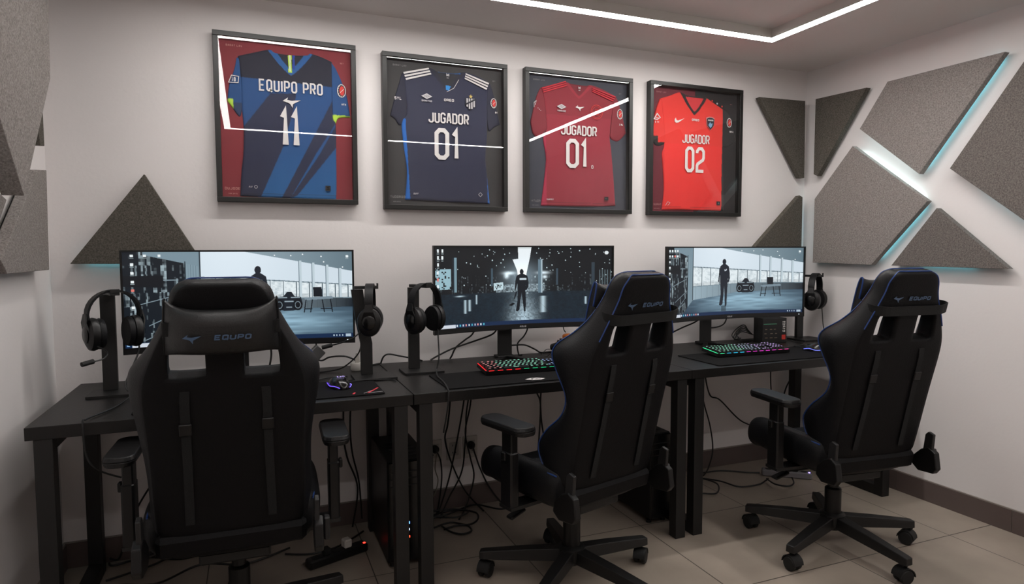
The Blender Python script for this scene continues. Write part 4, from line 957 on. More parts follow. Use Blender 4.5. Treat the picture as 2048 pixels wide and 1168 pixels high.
#        S     a     w     f     edge
BROWS = [(.000, .192, .216, .050), (.045, .197, .226, .130), (.110, .200, .230, .190), (.180, .200, .228, .160), (.270, .200, .226, .080), (.340, .202, .232, .065), (.415, .206, .250, .125),
         (.468, .206, .258, .158), (.505, .200, .254, .150), (.555, .182, .210, .108), (.605, .160, .180, .084),
         (.650, .138, .158, .082), (.690, .122, .139, .075), (.732, .116, .132, .070), (.757, .100, .117, .066), (.771, .074, .090, .060)]
H0, H1 = 8, 10      # rows between which the harness holes lie
def make_back(t, rear_pipe=True):
    m = MB(); rings = []
    for s, a, w, f in BROWS:
        hx = min(.140, a*.82); hin = .048; ft = .072 if s < .6 else .062
        half = [(0, 0), (hin, 0), (hx, 0), (a, .006), (w-.006, f*.35+.004), (w, f*.78), (w-.016, f), (w-.045, f-.018 if f > .08 else f), (hx+.004, ft), (hin, ft), (0, ft)]
        ring = half + [(-x, d) for x, d in half[-2:0:-1]]
        rings.append([BK(x, d, s) for x, d in ring])
    m.v = [tuple(p) for r in rings for p in r]; n = 20
    holes = {(1, 'r'), (8, 'f'), (11, 'f'), (18, 'r')}
    for i in range(len(rings)-1):
        for k in range(n):
            if H0 <= i < H1 and k in (1, 8, 11, 18): continue
            m.f.append((i*n+k, i*n+(k+1) % n, (i+1)*n+(k+1) % n, (i+1)*n+k)); m.mi.append(1 if k in (0, 1, 2, 17, 18, 19) else 0)
    m.f.append(tuple(range(n))[::-1]); m.mi.append(1)
    L = (len(rings)-1)*n
    # top cap as quads front to back
    for a, b, c, d in ((0, 1, 9, 10), (1, 2, 8, 9), (2, 3, 7, 8), (3, 4, 6, 7), (0, 10, 11, 19), (19, 11, 12, 18), (18, 12, 13, 17), (17, 13, 14, 16)):
        m.f.append((L+a, L+b, L+c, L+d)); m.mi.append(0)
    m.f.append((L+4, L+5, L+6)); m.f.append((L+16, L+14, L+15)); m.mi += [0, 0]
    for (r0, r1, f0, f1) in ((1, 2, 9, 8), (19, 18, 11, 12)):      # tunnel walls of the two holes
        a, b = H0*n, H1*n
        m.f.append((a+r0, a+r1, a+f1, a+f0)); m.f.append((b+r0, b+r1, b+f1, b+f0)); m.mi += [1, 1]
        for i in range(H0, H1):
            for r_, f_ in ((r0, f0), (r1, f1)): m.f.append((i*n+r_, (i+1)*n+r_, (i+1)*n+f_, i*n+f_)); m.mi.append(1)
    o = m.build('backrest', [PU, PUB], t, sub=2)
    cr = o.data.attributes.new('crease_edge', 'FLOAT', 'EDGE'); vals = [0.0]*len(o.data.edges)
    for e in o.data.edges:
        a, b = e.vertices; ka, kb, ia, ib_ = a % n, b % n, a//n, b//n
        if ka == kb and ka in (3, 17, 6, 14) and abs(ia-ib_) == 1: vals[e.index] = .55 if max(ia, ib_) < 12 else .1
        hk = (1, 2, 8, 9, 11, 12, 18, 19)
        if ka in hk and kb in hk and H0 <= ia <= H1 and H0 <= ib_ <= H1:
            if (ka == kb and abs(ia-ib_) == 1) or (ia == ib_ and ia in (H0, H1)): vals[e.index] = .75
    cr.data.foreach_set('value', vals)
    dg = bpy.context.evaluated_depsgraph_get(); ev = o.evaluated_get(dg); me = ev.to_mesh(); lim = [me.vertices[i].co.copy() for i in range(len(m.v))]; ev.to_mesh_clear()
    bad = sum((Vector(m.v[i])-lim[i]).length > .06 for i in range(len(m.v)))
    if bad > 10: lim = [Vector(p) for p in m.v]
    V_ = lambda i, k: lim[i*n+k]
    nr = len(BROWS)
    def pipe(k0, k1, i0, over, off, name='piping'):
        A = [V_(i, k0)+Vector((off, 0, 0)) for i in range(i0, nr)]; B = [V_(i, k1)-Vector((off, 0, 0)) for i in range(i0, nr)]
        mid = [V_(nr-1, j)+Vector((0, 0, .003)) for j in over]
        MB().tube(spline(A+mid+B[::-1], 5), .0024, 6).build(name, PIPE, o, smooth=True)
    pipe(6, 14, 0, (8, 9, 10, 11, 12), .003)
    if rear_pipe: pipe(3, 17, 9, (2, 1, 0, 19, 18), .002)
    return o
def make_chair(label, pillow_rear):
    t = thing('gaming_chair', label, 'chair', (0, 0, 0), 0, 'gaming chairs at the desks')
    bk = make_back(t, not pillow_rear)
    # bottom roll of the back
    MB().box(BK(0, .034, -.014), (.410, .085, .072), Matrix.Rotation(REC, 3, 'X'), bev=.014).build('lower_roll', PUB, t)
    # webbing straps down the rear, with buckles
    for sx in (-1, 1):
        pts = [BK(sx*.100, .03, .478), BK(sx*.102, .000, .470), BK(sx*.104, -.004, .44), BK(sx*.106, -.005, .25), BK(sx*.110, -.004, .06)]
        m = MB(); m.loft([[p+Vector((-.012, 0, 0)), p+Vector((.012, 0, 0)), p+Vector((.012, -.002, -.001)), p+Vector((-.012, -.002, -.001))] for p in pts]); st = m.build('harness_strap', WEB, bk)
        MB().box(BK(sx*.105, -.009, .36), (.032, .006, .034), Matrix.Rotation(REC, 3, 'X'), bev=.002).build('buckle', PLA, st)
    # lettering and bird mark: on the rear of the head or on the pillow
    def mark(parent, put, s, name):
        m = MB(); ngon_flat(m, [(x-.075*s, y) for x, y in bird_poly(.050*s)], put); m.build('bird_mark', LOGOB, parent)
        for q_ in text_quads(name, .0175*s, .0165*s, .0042*s, .0030*s, .18, split=True):
            m = MB(); [m.add([put(a+.032*s, b-.008*s) for a, b in q], [(0, 1, 2, 3)]) for q in q_]; m.build('letter', LOGOB, parent)
    if not pillow_rear: mark(bk, lambda a, b: BK(a, -.0045, .672+b), .92, 'EQUIPO')
    # head pillow
    nx, ns = 16, 12; pw, ph, pt = (.140, .058, .040) if pillow_rear else (.140, .070, .040)
    d0, s0 = (-.040, .650) if pillow_rear else (.112, .640)
    rings = []
    for i in range(nx+1):
        x = -1+2*i/nx; flare = 1+(.34 if pillow_rear else .18)*abs(x)**5; th = pt*(1-abs(x)**4*.72)*(1+.0)
        rings.append([BK(pw*x*(1-.03*math.sin(a)), d0+th*math.copysign(abs(math.cos(a))**.8, math.cos(a)) - (0 if not pillow_rear else -.05*abs(x)**3), s0+ph*flare*math.copysign(abs(math.sin(a))**.7, math.sin(a))) for a in [2*math.pi*k/20 for k in range(20)]])
    pl = MB().loft(rings).build('head_pillow', mat('pillow_leather', (12, 11, 12), .5, bump=.4, bscale=200), t, smooth=True)
    if pillow_rear: mark(pl, lambda a, b: BK(a, d0-pt-.002, s0+b), .88, 'EQUPO')
    for sx in (-1, 1):
        MB().tube(spline([r_ for r_ in [rings[0 if sx < 0 else -1][k] for k in range(20)]]+[rings[0 if sx < 0 else -1][0]], 2), .0028, 6).build('pillow_piping', PIPE if not pillow_rear else PU, pl)
    # elastic strap round the head
    P = [(-.150, .06), (-.158, .02), (-.12, -.010), (0, -.011), (.12, -.010), (.160, .0), (.196, .02), (.200, .05), (.165, .07), (.13, .12), (0, .13), (-.13, .12)] if not pillow_rear else \
        [(-.122, .06), (-.128, .0), (-.120, -.02), (.120, -.02), (.128, .0), (.122, .07), (0, .09), (-.11, .09)]
    L_ = spline([(a, b, 0) for a, b in P+[P[0]]], 5); m = MB(); s1 = .628 if not pillow_rear else .655
    m.loft([[BK(p.x, p.y, s1-.019+.05*p.x*0), BK(p.x*1.01, p.y-.002, s1-.019), BK(p.x*1.01, p.y-.002, s1+.017), BK(p.x, p.y, s1+.017)] for p in L_], closed=True, caps=False); m.build('pillow_strap', WEB, t)
    # seat
    m = MB(); rings = []
    for y, k, zb in ((-.195, .84, .0), (-.16, .95, .0), (-.08, 1, 0), (.06, 1.0, .0), (.17, 1.0, .004), (.235, .98, .008), (.272, .93, -.006), (.290, .80, -.03)):
        top = .0 if y < .2 else -(y-.2)*.35
        h = [(0, .462+top), (.10, .464+top), (.165, .478+top), (.205, .530+top*1.2), (.245, .534+top*1.2), (.272, .495+top), (.268, .415), (.22, .378), (.10, .372), (0, .372)]
        ring = h+[(-x, z) for x, z in h[-2:0:-1]]; cz = .43
        rings.append([(x*k*.95, y, cz+(z-cz)*(1 if k > .9 else .8)+zb) for x, z in ring])
    m.loft(rings); m.mi = [1 if (i % 18) in (0, 1, 2, 15, 16, 17) else 0 for i in range(len(m.f))]; seat = m.build('seat_cushion', [PU, MESHF], t, sub=2)
    for sx in (-1, 1):
        pts = [(sx*.228, -.17, .512), (sx*.235, -.05, .518), (sx*.235, .1, .518), (sx*.230, .2, .512), (sx*.216, .262, .482), (sx*.19, .285, .44)]
        MB().tube(spline(pts, 5), .0030, 6).build('seat_piping', PIPE, seat, smooth=True)
    # side covers of the hinge
    for sx in (-1, 1):
        m = MB(); poly = [(-.288, .405), (-.272, .384), (-.205, .378), (-.175, .40), (-.18, .435), (-.215, .470), (-.250, .485), (-.278, .468)]
        m.prism(poly, lambda a, b: (sx*.224, a, b), lambda a, b: (sx*.250, a, b)); m.build('hinge_cover', PLA, t, bevel=.004)
        MB().prism([(-.262, .46), (-.222, .46), (-.232, .535), (-.245, .548), (-.268, .540)], lambda a, b: (sx*.226, a, b), lambda a, b: (sx*.240, a, b)).build('side_plate', PLM, t, bevel=.003)
    MB().box((.262, -.235, .44), (.018, .03, .07), bev=.004).build('recline_handle', PLM, t)
    # arm rests
    for sx in (-1, 1):
        m = MB().prism(rrect(-.045, -.125, .045, .125, .035, 6), lambda a, b: (sx*.306+a*.86, b+.0, .652), lambda a, b: (sx*.306+a, b, .668)); o2 = len(m.v)
        m.prism(rrect(-.045, -.125, .045, .125, .035, 6), lambda a, b: (sx*.306+a, b, .668), lambda a, b: (sx*.306+a*.9, b*.96, .682))
        pad = m.build('armrest', PLA, t, bevel=.003)
        MB().box((sx*.300, -.005, .60), (.030, .058, .10), bev=.004).build('armrest_stem', PLA, pad)
        MB().box((sx*.301, -.005, .475), (.036, .066, .20), bev=.006).build('armrest_sleeve', PLA, pad)
        MB().box((sx*.25, -.005, .376), (.14, .07, .012)).build('armrest_bracket', BLACKM, pad)
        MB().box((sx*.325, -.005, .56), (.012, .022, .03), bev=.003).build('height_button', PLA, pad)
    # mechanism, levers, gas spring
    MB().box((0, -.02, .355), (.20, .26, .035), bev=.006).box((0, 0, .335), (.10, .14, .03), bev=.005).build('tilt_mechanism', BLACKM, t)
    m = MB().tube([(-.08, .02, .345), (-.20, .03, .340), (-.225, .03, .335)], .005, 8); m.box((-.245, .03, .325), (.07, .035, .012), Matrix.Rotation(R(-18), 3, 'Y'), bev=.004); m.build('height_lever', PLA, t)
    MB().tube([(0, .11, .345), (0, .17, .345)], .006, 8).lathe([(.010, 0), (.021, .005), (.021, .03), (.014, .036)], (0, .165, .345), 16, Matrix.Rotation(R(-90), 3, 'X')).build('tension_knob', PLA, t)
    MB().lathe([(.031, .13), (.033, .14), (.033, .255), (.028, .26), (.022, .262), (.022, .34)], n=24).build('gas_spring', PLA, t, smooth=True)
    MB().lathe([(.018, .075), (.034, .08), (.050, .10), (.052, .145), (.040, .152), (.034, .153)], n=24).build('hub', BLACKM, t, smooth=True)
    for k in range(5):
        m = MB(); m.loft([[(.035, -.026, .092), (.035, .026, .092), (.035, .024, .142), (.035, -.024, .142)], [(.18, -.024, .084), (.18, .024, .084), (.18, .022, .128), (.18, -.022, .128)],
                          [(.340, -.021, .076), (.340, .021, .076), (.340, .018, .108), (.340, -.018, .108)], [(.358, -.018, .076), (.358, .018, .076), (.358, .016, .105), (.358, -.016, .105)]])
        lg = m.build('leg', BLACKM, t, bevel=.003)
        m = MB()
        for sy in (-1, 1): m.lathe([(.012, 0), (.025, .002), (.029, .006), (.029, .016), (.025, .020), (.012, .021)], (0, sy*.004 if sy > 0 else -.004, .030), 20, Matrix.Rotation(R(-90*sy), 3, 'X'))
        m.tube([(.0, 0, .05), (.018, 0, .078)], .006, 8)
        arc = [(-.0+.031*math.cos(R(a)), .030+.031*math.sin(R(a))) for a in range(0, 181, 20)]
        m.loft([[(x, -.024, z), (x*1.1, -.024, .03+(z-.03)*1.1), (x*1.1, .024, .03+(z-.03)*1.1), (x, .024, z)] for x, z in arc])
        cs = m.build('caster', RUB, lg, smooth=True); cs.location = (.335, 0, 0); cs.rotation_euler.z = R((37, 140, 255, 80, 310)[k])
    return t
def place_chair(t, loc, rz, base):
    t.location = loc; t.rotation_euler.z = rz
    for k, l in enumerate([c for c in kids(t) if c.name.split('.')[0] == 'leg']): l.rotation_euler.z = R(base+72*k)-rz
ch1 = make_chair('nearest black gaming chair, seen from behind, pillow hung on its back', True)
ch2 = make_chair('middle black gaming chair turned to the middle desk', False)
bpy.context.view_layer.update()
ch3 = copy_tree(ch2); ch3['label'] = 'black gaming chair nearest the right wall, strap loop sticking out'
place_chair(ch1, (-.062, -.80, 0), R(-2), 20)
place_chair(ch2, (1.11, -.875, 0), R(15.5), 5.8)
place_chair(ch3, (2.289, -1.025, 0), R(-6), 53)

# ------------------------------------------------------------------ headsets and their stands
def headset_stand(loc, rz, label, H=.385, bend=0, hrot=22, hl=.118):
    t = thing('headset_stand', label, 'headset stand', loc, rz, 'black headset stands')
    MB().prism(rrect(-.062, -.11, .108, .03, .004), lambda a, b: (a, b, .0005), lambda a, b: (a, b, .009)).build('base_plate', BLACKM, t)
    pts = [(0, .0, .009), (0, .0, .14), (-bend*.55, .0, .24), (-bend, .0, H-.02)]
    m = MB(); m.loft([[(x-.024, -.010, z), (x+.024, -.010, z), (x+.024, .010, z), (x-.024, .010, z)] for x, y, z in pts]); m.build('post', BLACKM, t, bevel=.0015)
    hk = MB().box((0, -hl/2+.006, H-.012), (.030, hl+.010, .012)).box((0, -hl+.004, H-.004), (.030, .006, .018)).build('hook', BLACKM, t, bevel=.0015); hk.location = (-bend, 0, 0); hk.rotation_euler.z = R(hrot)
    return t
def headset(loc, rz, label, cable, mic=None, spread=.078):
    t = thing('headset', label, 'headset', loc, rz, 'black gaming headsets')   # origin: top of the band
    # band: arc from cup to cup
    A = [R(a) for a in range(-12, 193, 12)]; rw, rh = spread+.012, .085
    arc = [(rw*math.cos(a), -.088+rh*math.sin(a)) for a in A]
    m = MB(); m.loft([[(x, -.017, z), (x*.93, -.017, z*1.0-.006 if z > -.08 else z), (x*.93, .017, z*1.0-.006 if z > -.08 else z), (x, .017, z)] for x, z in arc]); m.build('headband', PU, t, smooth=True)
    for sx in (-1, 1):
        o = MB(); o.loft([[(sx*(rw-.001), -.013, -.085), (sx*(rw+.004), -.013, -.085), (sx*(rw+.004), .013, -.085), (sx*(rw-.001), .013, -.085)], [(sx*(rw+.004), -.019, -.115), (sx*(rw+.009), -.019, -.115), (sx*(rw+.009), .019, -.115), (sx*(rw+.004), .019, -.115)], [(sx*(rw-.004), -.03, -.15), (sx*(rw+.001), -.03, -.15), (sx*(rw+.001), .03, -.15), (sx*(rw-.004), .03, -.15)]])
        o.build('yoke', PLA, t)
        M = Matrix.Rotation(R(90*sx), 3, 'Y')@Matrix.Diagonal((1.12, .92, 1))
        cup = MB().lathe([(.036, .0), (.050, .003), (.053, .014), (.050, .026), (.036, .034), (.012, .036)], (sx*(spread-.022), 0, -.158), 28, M).build('ear_cup', PLA, t, smooth=True)
        MB().lathe([(.030, -.020), (.046, -.018), (.050, -.008), (.047, .001)], (sx*(spread-.022), 0, -.158), 28, M).build('ear_cushion', PU, cup, smooth=True)
        MB().lathe([(.024, .034), (.028, .038), (.022, .041)], (sx*(spread-.022), 0, -.158), 24, M).build('cup_cap', PLG, cup, smooth=True)
    if mic: m = MB().tube(spline(mic, 6), .0028, 6); m.build('mic_boom', PLA, t); e = Vector(mic[-1]); f = (e-Vector(mic[-2])).normalized(); MB().tube([e-f*.005, e+f*.035], .0085, 10).build('microphone', RUB, t)
    Mi = Matrix.Rotation(-rz, 3, 'Z'); wp = [Mi@(Vector(p)-Vector(loc)) for p in cable]      # way points of the cable are given in room coordinates
    MB().tube(spline(wp, 8), .0031, 6).build('cable', CAB, t, smooth=True)
    return t
HZ = DT+.3905
headset_stand((-.497, -.251, DT), R(0), 'headset stand at the left end of the left desk')
headset((-.465, -.330, HZ), R(30), 'headset hanging at the left edge of the left monitor', [(-.395, -.30, .945), (-.396, -.305, .90), (-.43, -.37, .80), (-.412, -.395, .766), (-.42, -.45, .7560), (-.44, -.56, .7545), (-.475, -.66, .7555), (-.485, -.716, .7585), (-.488, -.741, .752), (-.480, -.746, .65), (-.45, -.735, .60), (-.40, -.70, .56)], [(-.08, -.02, -.19), (-.05, -.06, -.215), (-.07, -.09, -.235), (-.11, -.10, -.24)])
headset_stand((.437, -.312, DT), R(0), 'bent headset stand right of the left monitor', bend=.035, hrot=84, hl=.088)
headset((.455, -.320, HZ+.002), R(76), 'headset right of the left monitor with its microphone boom out', [(.435, -.25, .96), (.43, -.24, .90), (.42, -.20, .83), (.36, -.17, .77), (.29, -.16, .7545), (.20, -.17, .7545)], [(-.07, .03, -.19), (-.10, .06, -.215), (-.10, .11, -.235), (-.095, .15, -.245)])
headset_stand((.652, -.256, DT), R(0), 'headset stand at the left edge of the middle monitor')
headset((.684, -.335, HZ), R(34), 'headset hanging at the left edge of the middle monitor', [(.745, -.312, .95), (.742, -.33, .90), (.735, -.365, .82), (.722, -.375, .768), (.712, -.41, .7585), (.70, -.47, .7575), (.69, -.60, .7575), (.672, -.71, .7575), (.668, -.735, .745), (.660, -.742, .68), (.645, -.742, .60)])
headset_stand((2.974, -.156, DT), R(0), 'headset stand behind the right edge of the right monitor', hrot=36, hl=.124)
headset((3.026, -.220, HZ+.002), R(28), 'headset hanging at the right edge of the right monitor', [(3.106, -.195, .945), (3.107, -.20, .90), (3.095, -.22, .83), (3.055, -.275, .775), (3.02, -.295, .7560), (2.96, -.305, .7560)])

# ------------------------------------------------------------------ computers on the floor under the desks
def tower(x0, x1, y0, y1, h, label, lights):
    t = thing('computer_tower', label, 'computer', ((x0+x1)/2, (y0+y1)/2, 0), 0, 'computer towers under the desks'); w, d = x1-x0, y1-y0
    MB().box((0, .004, h/2+.012), (w, d-.008, h-.024), bev=.004).build('case', PLA, t)
    m = MB(); m.box((0, -d/2+.004, h/2+.012), (w-.006, .010, h-.034), bev=.003); m.build('front_panel', PLG, t)
    for k in range(3): MB().box((0, -d/2-.002, h-.045-.028*k), (w-.02, .003, .003)).build('front_trim', PLM, t)
    m = MB()
    for k in range(5): m.box((0, -d*.35+.05*k, h+.0025), (w*.6, .012, .003))
    m.build('top_vent', PLM, t)
    for sx in (-1, 1):
        for sy in (-1, 1): MB().lathe([(.012, 0), (.012, .013)], (sx*w*.36, sy*d*.4, 0), 12).build('rubber_foot', RUB, t)
    for (lx, lz, c, e, sz) in lights: MB().box((lx, -d/2-.0025, lz), sz).build('status_light', emis('status_%s' % (c,), c, e), t)
    return t
tower(.477, .652, -.52, -.14, .440, 'black computer tower between left and middle desk legs with blue and red lights', [(-.005, .185, (90, 150, 255), 5, (.008, .002, .009)), (-.005, .158, (170, 190, 255), 5, (.006, .002, .008)), (-.005, .128, (255, 70, 40), 5, (.008, .002, .008))])
tower(1.684, 1.792, -.56, -.14, .430, 'slim black computer tower between middle and right desk legs with one red light', [(.045, .19, (255, 40, 30), 5, (.004, .002, .004))])

# ------------------------------------------------------------------ wall sockets, plugs
def socket(x, z, label, plug):
    t = thing('wall_socket', label, 'wall socket', (x, -.0005, z), 0, 'wall sockets under the middle desk')
    MB().box((0, -.005, 0), (.076, .009, .110), bev=.003).build('cover_plate', WHITEP, t)
    MB().box((0, -.0105, 0), (.046, .003, .066), bev=.001).build('socket_insert', mat('socket_insert', (168, 164, 158), .5), t)
    for dz in (-.018, .018):
        for dx in (-.008, .008): MB().box((dx, -.0125, dz), (.003, .001, .008)).build('slot', RUB, t)
    if plug: MB().lathe([(.019, 0), (.019, .016), (.012, .026), (.006, .034)], (0, -.013, .012), 16, Matrix.Rotation(R(90), 3, 'X')).build('plug', RUB, t)
socket(.806, .298, 'white wall socket furthest left under the middle desk, with black plug', True)
socket(.905, .298, 'empty white wall socket between two plugged ones', False)
socket(.990, .298, 'white wall socket furthest right of the three, with black plug', True)

# ------------------------------------------------------------------ loose cables
def cable(pts, label, r=.0041, m=None, cat='cable', group='loose cables'):
    o = Vector(pts[0]); ob = MB().tube(spline([Vector(p)-o for p in pts], 8), r, 6).build('cable', m or CAB, None, smooth=True); ob.location = o
    return tag(ob, label, cat, group)
z0 = DT+.004
cable([(.13, -.06, .95), (.20, -.06, .84), (.269, -.08, .792), (.312, -.09, .805), (.377, -.1, .806), (.431, -.10, .781), (.475, -.07, z0), (.54, -.05, z0)], 'black cable arching over the left desk behind the bent headset stand')
cable([(.05, -.06, .93), (.07, -.07, .85), (.064, -.08, .79), (.05, -.06, z0), (.04, -.04, z0)], 'black cable dropping behind the left monitor stand')
cable([(.544, -.05, z0), (.556, -.055, .785), (.58, -.06, .797), (.632, -.06, .785), (.69, -.06, .770), (.74, -.05, z0)], 'short black cable looping up between left and middle headset stands')
cable([(1.03, -.04, .93), (.988, -.06, .87), (.95, -.06, .843), (.904, -.06, .809), (.886, -.05, .769), (.88, -.04, z0)], 'black cable hanging behind the middle monitor, steepest one left of its stand')
cable([(1.13, -.04, .90), (1.096, -.05, .863), (1.004, -.05, .834), (.89, -.05, .803), (.815, -.05, .772), (.78, -.05, z0)], 'long black cable sloping left from the middle monitor stand')
cable([(1.28, -.05, .93), (1.279, -.06, .883), (1.26, -.06, .846), (1.225, -.06, .808), (1.232, -.06, z0), (1.24, -.08, z0)], 'black cable bending down right of the middle monitor stand')
cable([(1.16, -.05, .80), (1.203, -.08, .806), (1.257, -.08, .803), (1.32, -.06, .775), (1.36, -.045, z0), (1.42, -.04, z0), (1.52, -.035, z0)], 'black cable running right along the middle desk to the orange jar')
cable([(1.34, -.10, z0), (1.37, -.09, .775), (1.40, -.10, .772), (1.35, -.15, z0), (1.32, -.17, z0), (1.28, -.18, z0)], 'thin black cable with a small loop on the middle desk', .002)
cable([(1.49, -.05, .93), (1.475, -.07, .88), (1.48, -.085, .856)], 'black cable reaching down to the orange jar', .0025)
cable([(2.40, -.05, .92), (2.311, -.06, .873), (2.22, -.06, .843), (2.104, -.06, .802), (2.0, -.07, .775), (1.9, -.08, z0)], 'black cable sloping left behind the right monitor stand')
cable([(2.54, -.05, .93), (2.521, -.06, .872), (2.497, -.06, .845), (2.444, -.06, .833), (2.38, -.05, .832)], 'black cable curving under the right monitor to its stand')
cable([(1.66, -.07, .95), (1.68, -.07, .86), (1.67, -.08, .80), (1.69, -.08, z0), (1.72, -.09, z0)], 'black cable seen through the head opening of the middle chair')
for k in range(5):
    dy = .0110*k; pts = [(2.668, -.075-dy, .81-.006*k), (2.64-.014*k, -.075-dy, .840-.008*k), (2.59-.014*k, -.08-dy, .826-.014*k), (2.545+.006*k, -.085-dy, .79-.004*k), (2.56-.01*(k % 3), -.09-dy, .765), (2.60+.010*k, -.095-dy, .757), (2.668, -.095-dy, .757)]
    cable(pts, ['topmost', 'second', 'third', 'fourth', 'lowest'][k]+' black cable of the coil left of the hardware box', .0030, group='coil of cables by the hardware box')
cable([(2.40, -.30, z0), (2.44, -.28, z0), (2.47, -.26, z0), (2.53, -.25, z0)], 'loose thin cable end lying left of the cable coil', .0022)
cable([(2.83, -.09, .80), (2.84, -.13, z0+.002), (2.85, -.22, z0), (2.82, -.34, z0), (2.74, -.375, z0), (2.69, -.40, z0+.004), (2.67, -.475, DT+.012)], 'black mouse cable running back on the right desk', .0022)
cable([(.315, -.445, DT+.012), (.36, -.435, DT+.008), (.42, -.43, DT+.0085), (.47, -.43, z0+.002), (.51, -.435, z0), (.525, -.48, z0)], 'black mouse cable looping over the right corner of the left mat', .0022)
cable([(.36, -.30, z0), (.30, -.29, z0), (.24, -.32, z0), (.16, -.34, z0), (.08, -.30, z0)], 'black cable across the left desk in front of the bent stand', .003)
W_ = [([(.87, -.05, .70), (.881, -.03, .548), (.868, -.03, .43), (.854, -.03, .353), (.89, -.03, .224), (.95, -.05, .09), (1.02, -.12, .006)], 'black cable bowing left over the empty wall socket'),
 ([(.955, -.05, .70), (.944, -.03, .543), (.917, -.03, .396), (.891, -.03, .274), (.86, -.03, .15), (.80, -.06, .01)], 'black cable hanging across the empty wall socket'),
 ([(.98, -.05, .70), (.97, -.03, .528), (.943, -.03, .393), (.968, -.03, .265), (.985, -.03, .16), (.93, -.06, .03), (.88, -.12, .006)], 'black cable hanging just left of the rightmost socket'),
 ([(.99, -.055, .70), (.955, -.045, .50), (.95, -.04, .38), (.93, -.04, .20), (.86, -.05, .08), (.80, -.10, .006)], 'black cable crossing the others under the middle desk'),
 ([(.806, -.045, .308), (.825, -.05, .26), (.832, -.04, .16), (.81, -.05, .03), (.78, -.1, .006)], 'black plug cable falling from the left wall socket'),
 ([(.99, -.045, .308), (1.01, -.04, .25), (1.033, -.03, .19), (1.08, -.03, .09), (1.14, -.08, .006), (1.2, -.12, .006)], 'black plug cable falling from the right wall socket'),
 ([(.41, -.05, .70), (.398, -.03, .50), (.405, -.03, .357), (.432, -.03, .22), (.44, -.05, .05)], 'black cable hanging left of the left desk leg pair'),
 ([(.375, -.05, .70), (.372, -.03, .45), (.385, -.03, .33), (.43, -.03, .18), (.40, -.06, .01)], 'second black cable hanging left of the left desk leg pair'),
 ([(.49, -.04, .66), (.483, -.03, .549), (.491, -.03, .45)], 'black cable hanging behind the left computer tower'),
 ([(1.33, -.05, .70), (1.34, -.03, .56), (1.36, -.03, .50), (1.37, -.03, .38), (1.40, -.04, .2)], 'black cable hanging behind the middle chair'),
 ([(1.37, -.05, .70), (1.355, -.03, .55), (1.35, -.03, .40), (1.33, -.04, .2)], 'second black cable hanging behind the middle chair'),
 ([(2.39, -.05, .70), (2.403, -.03, .571), (2.441, -.03, .437), (2.514, -.03, .401), (2.664, -.03, .267), (2.817, -.03, .191), (2.86, -.1, .1)], 'black cable with a joint sagging along the wall under the right desk'),
 ([(2.34, -.05, .66), (2.371, -.03, .443), (2.427, -.03, .262), (2.449, -.03, .12), (2.396, -.06, .03), (2.33, -.1, .006)], 'black cable bowing right beside the right desk leg'),
 ([(2.84, -.05, .70), (2.846, -.03, .538), (2.86, -.03, .38)], 'straight black cable hanging under the right desk'),
 ([(3.10, -.03, .66), (3.06, -.02, .52), (3.0, -.02, .42), (2.965, -.02, .267), (2.96, -.02, .1)], 'black cable curving left nearest the right wall'),
 ([(3.06, -.03, .66), (3.05, -.02, .5), (3.045, -.02, .35), (3.05, -.03, .15)], 'second black cable near the right wall')]
for k_, (p, l) in enumerate(W_): cable([(a, min(b, -.02)-.0045*((k_*5) % 11), c) for a, b, c in p] if 'plug cable' not in l else p, l)
cable([(.806, -.045, .29), (.80, -.04, .22), (.815, -.035, .16), (.80, -.035, .10), (.78, -.035, .07)], 'beige cable falling from the left wall socket', .0028, CABG)
Fz = .0045
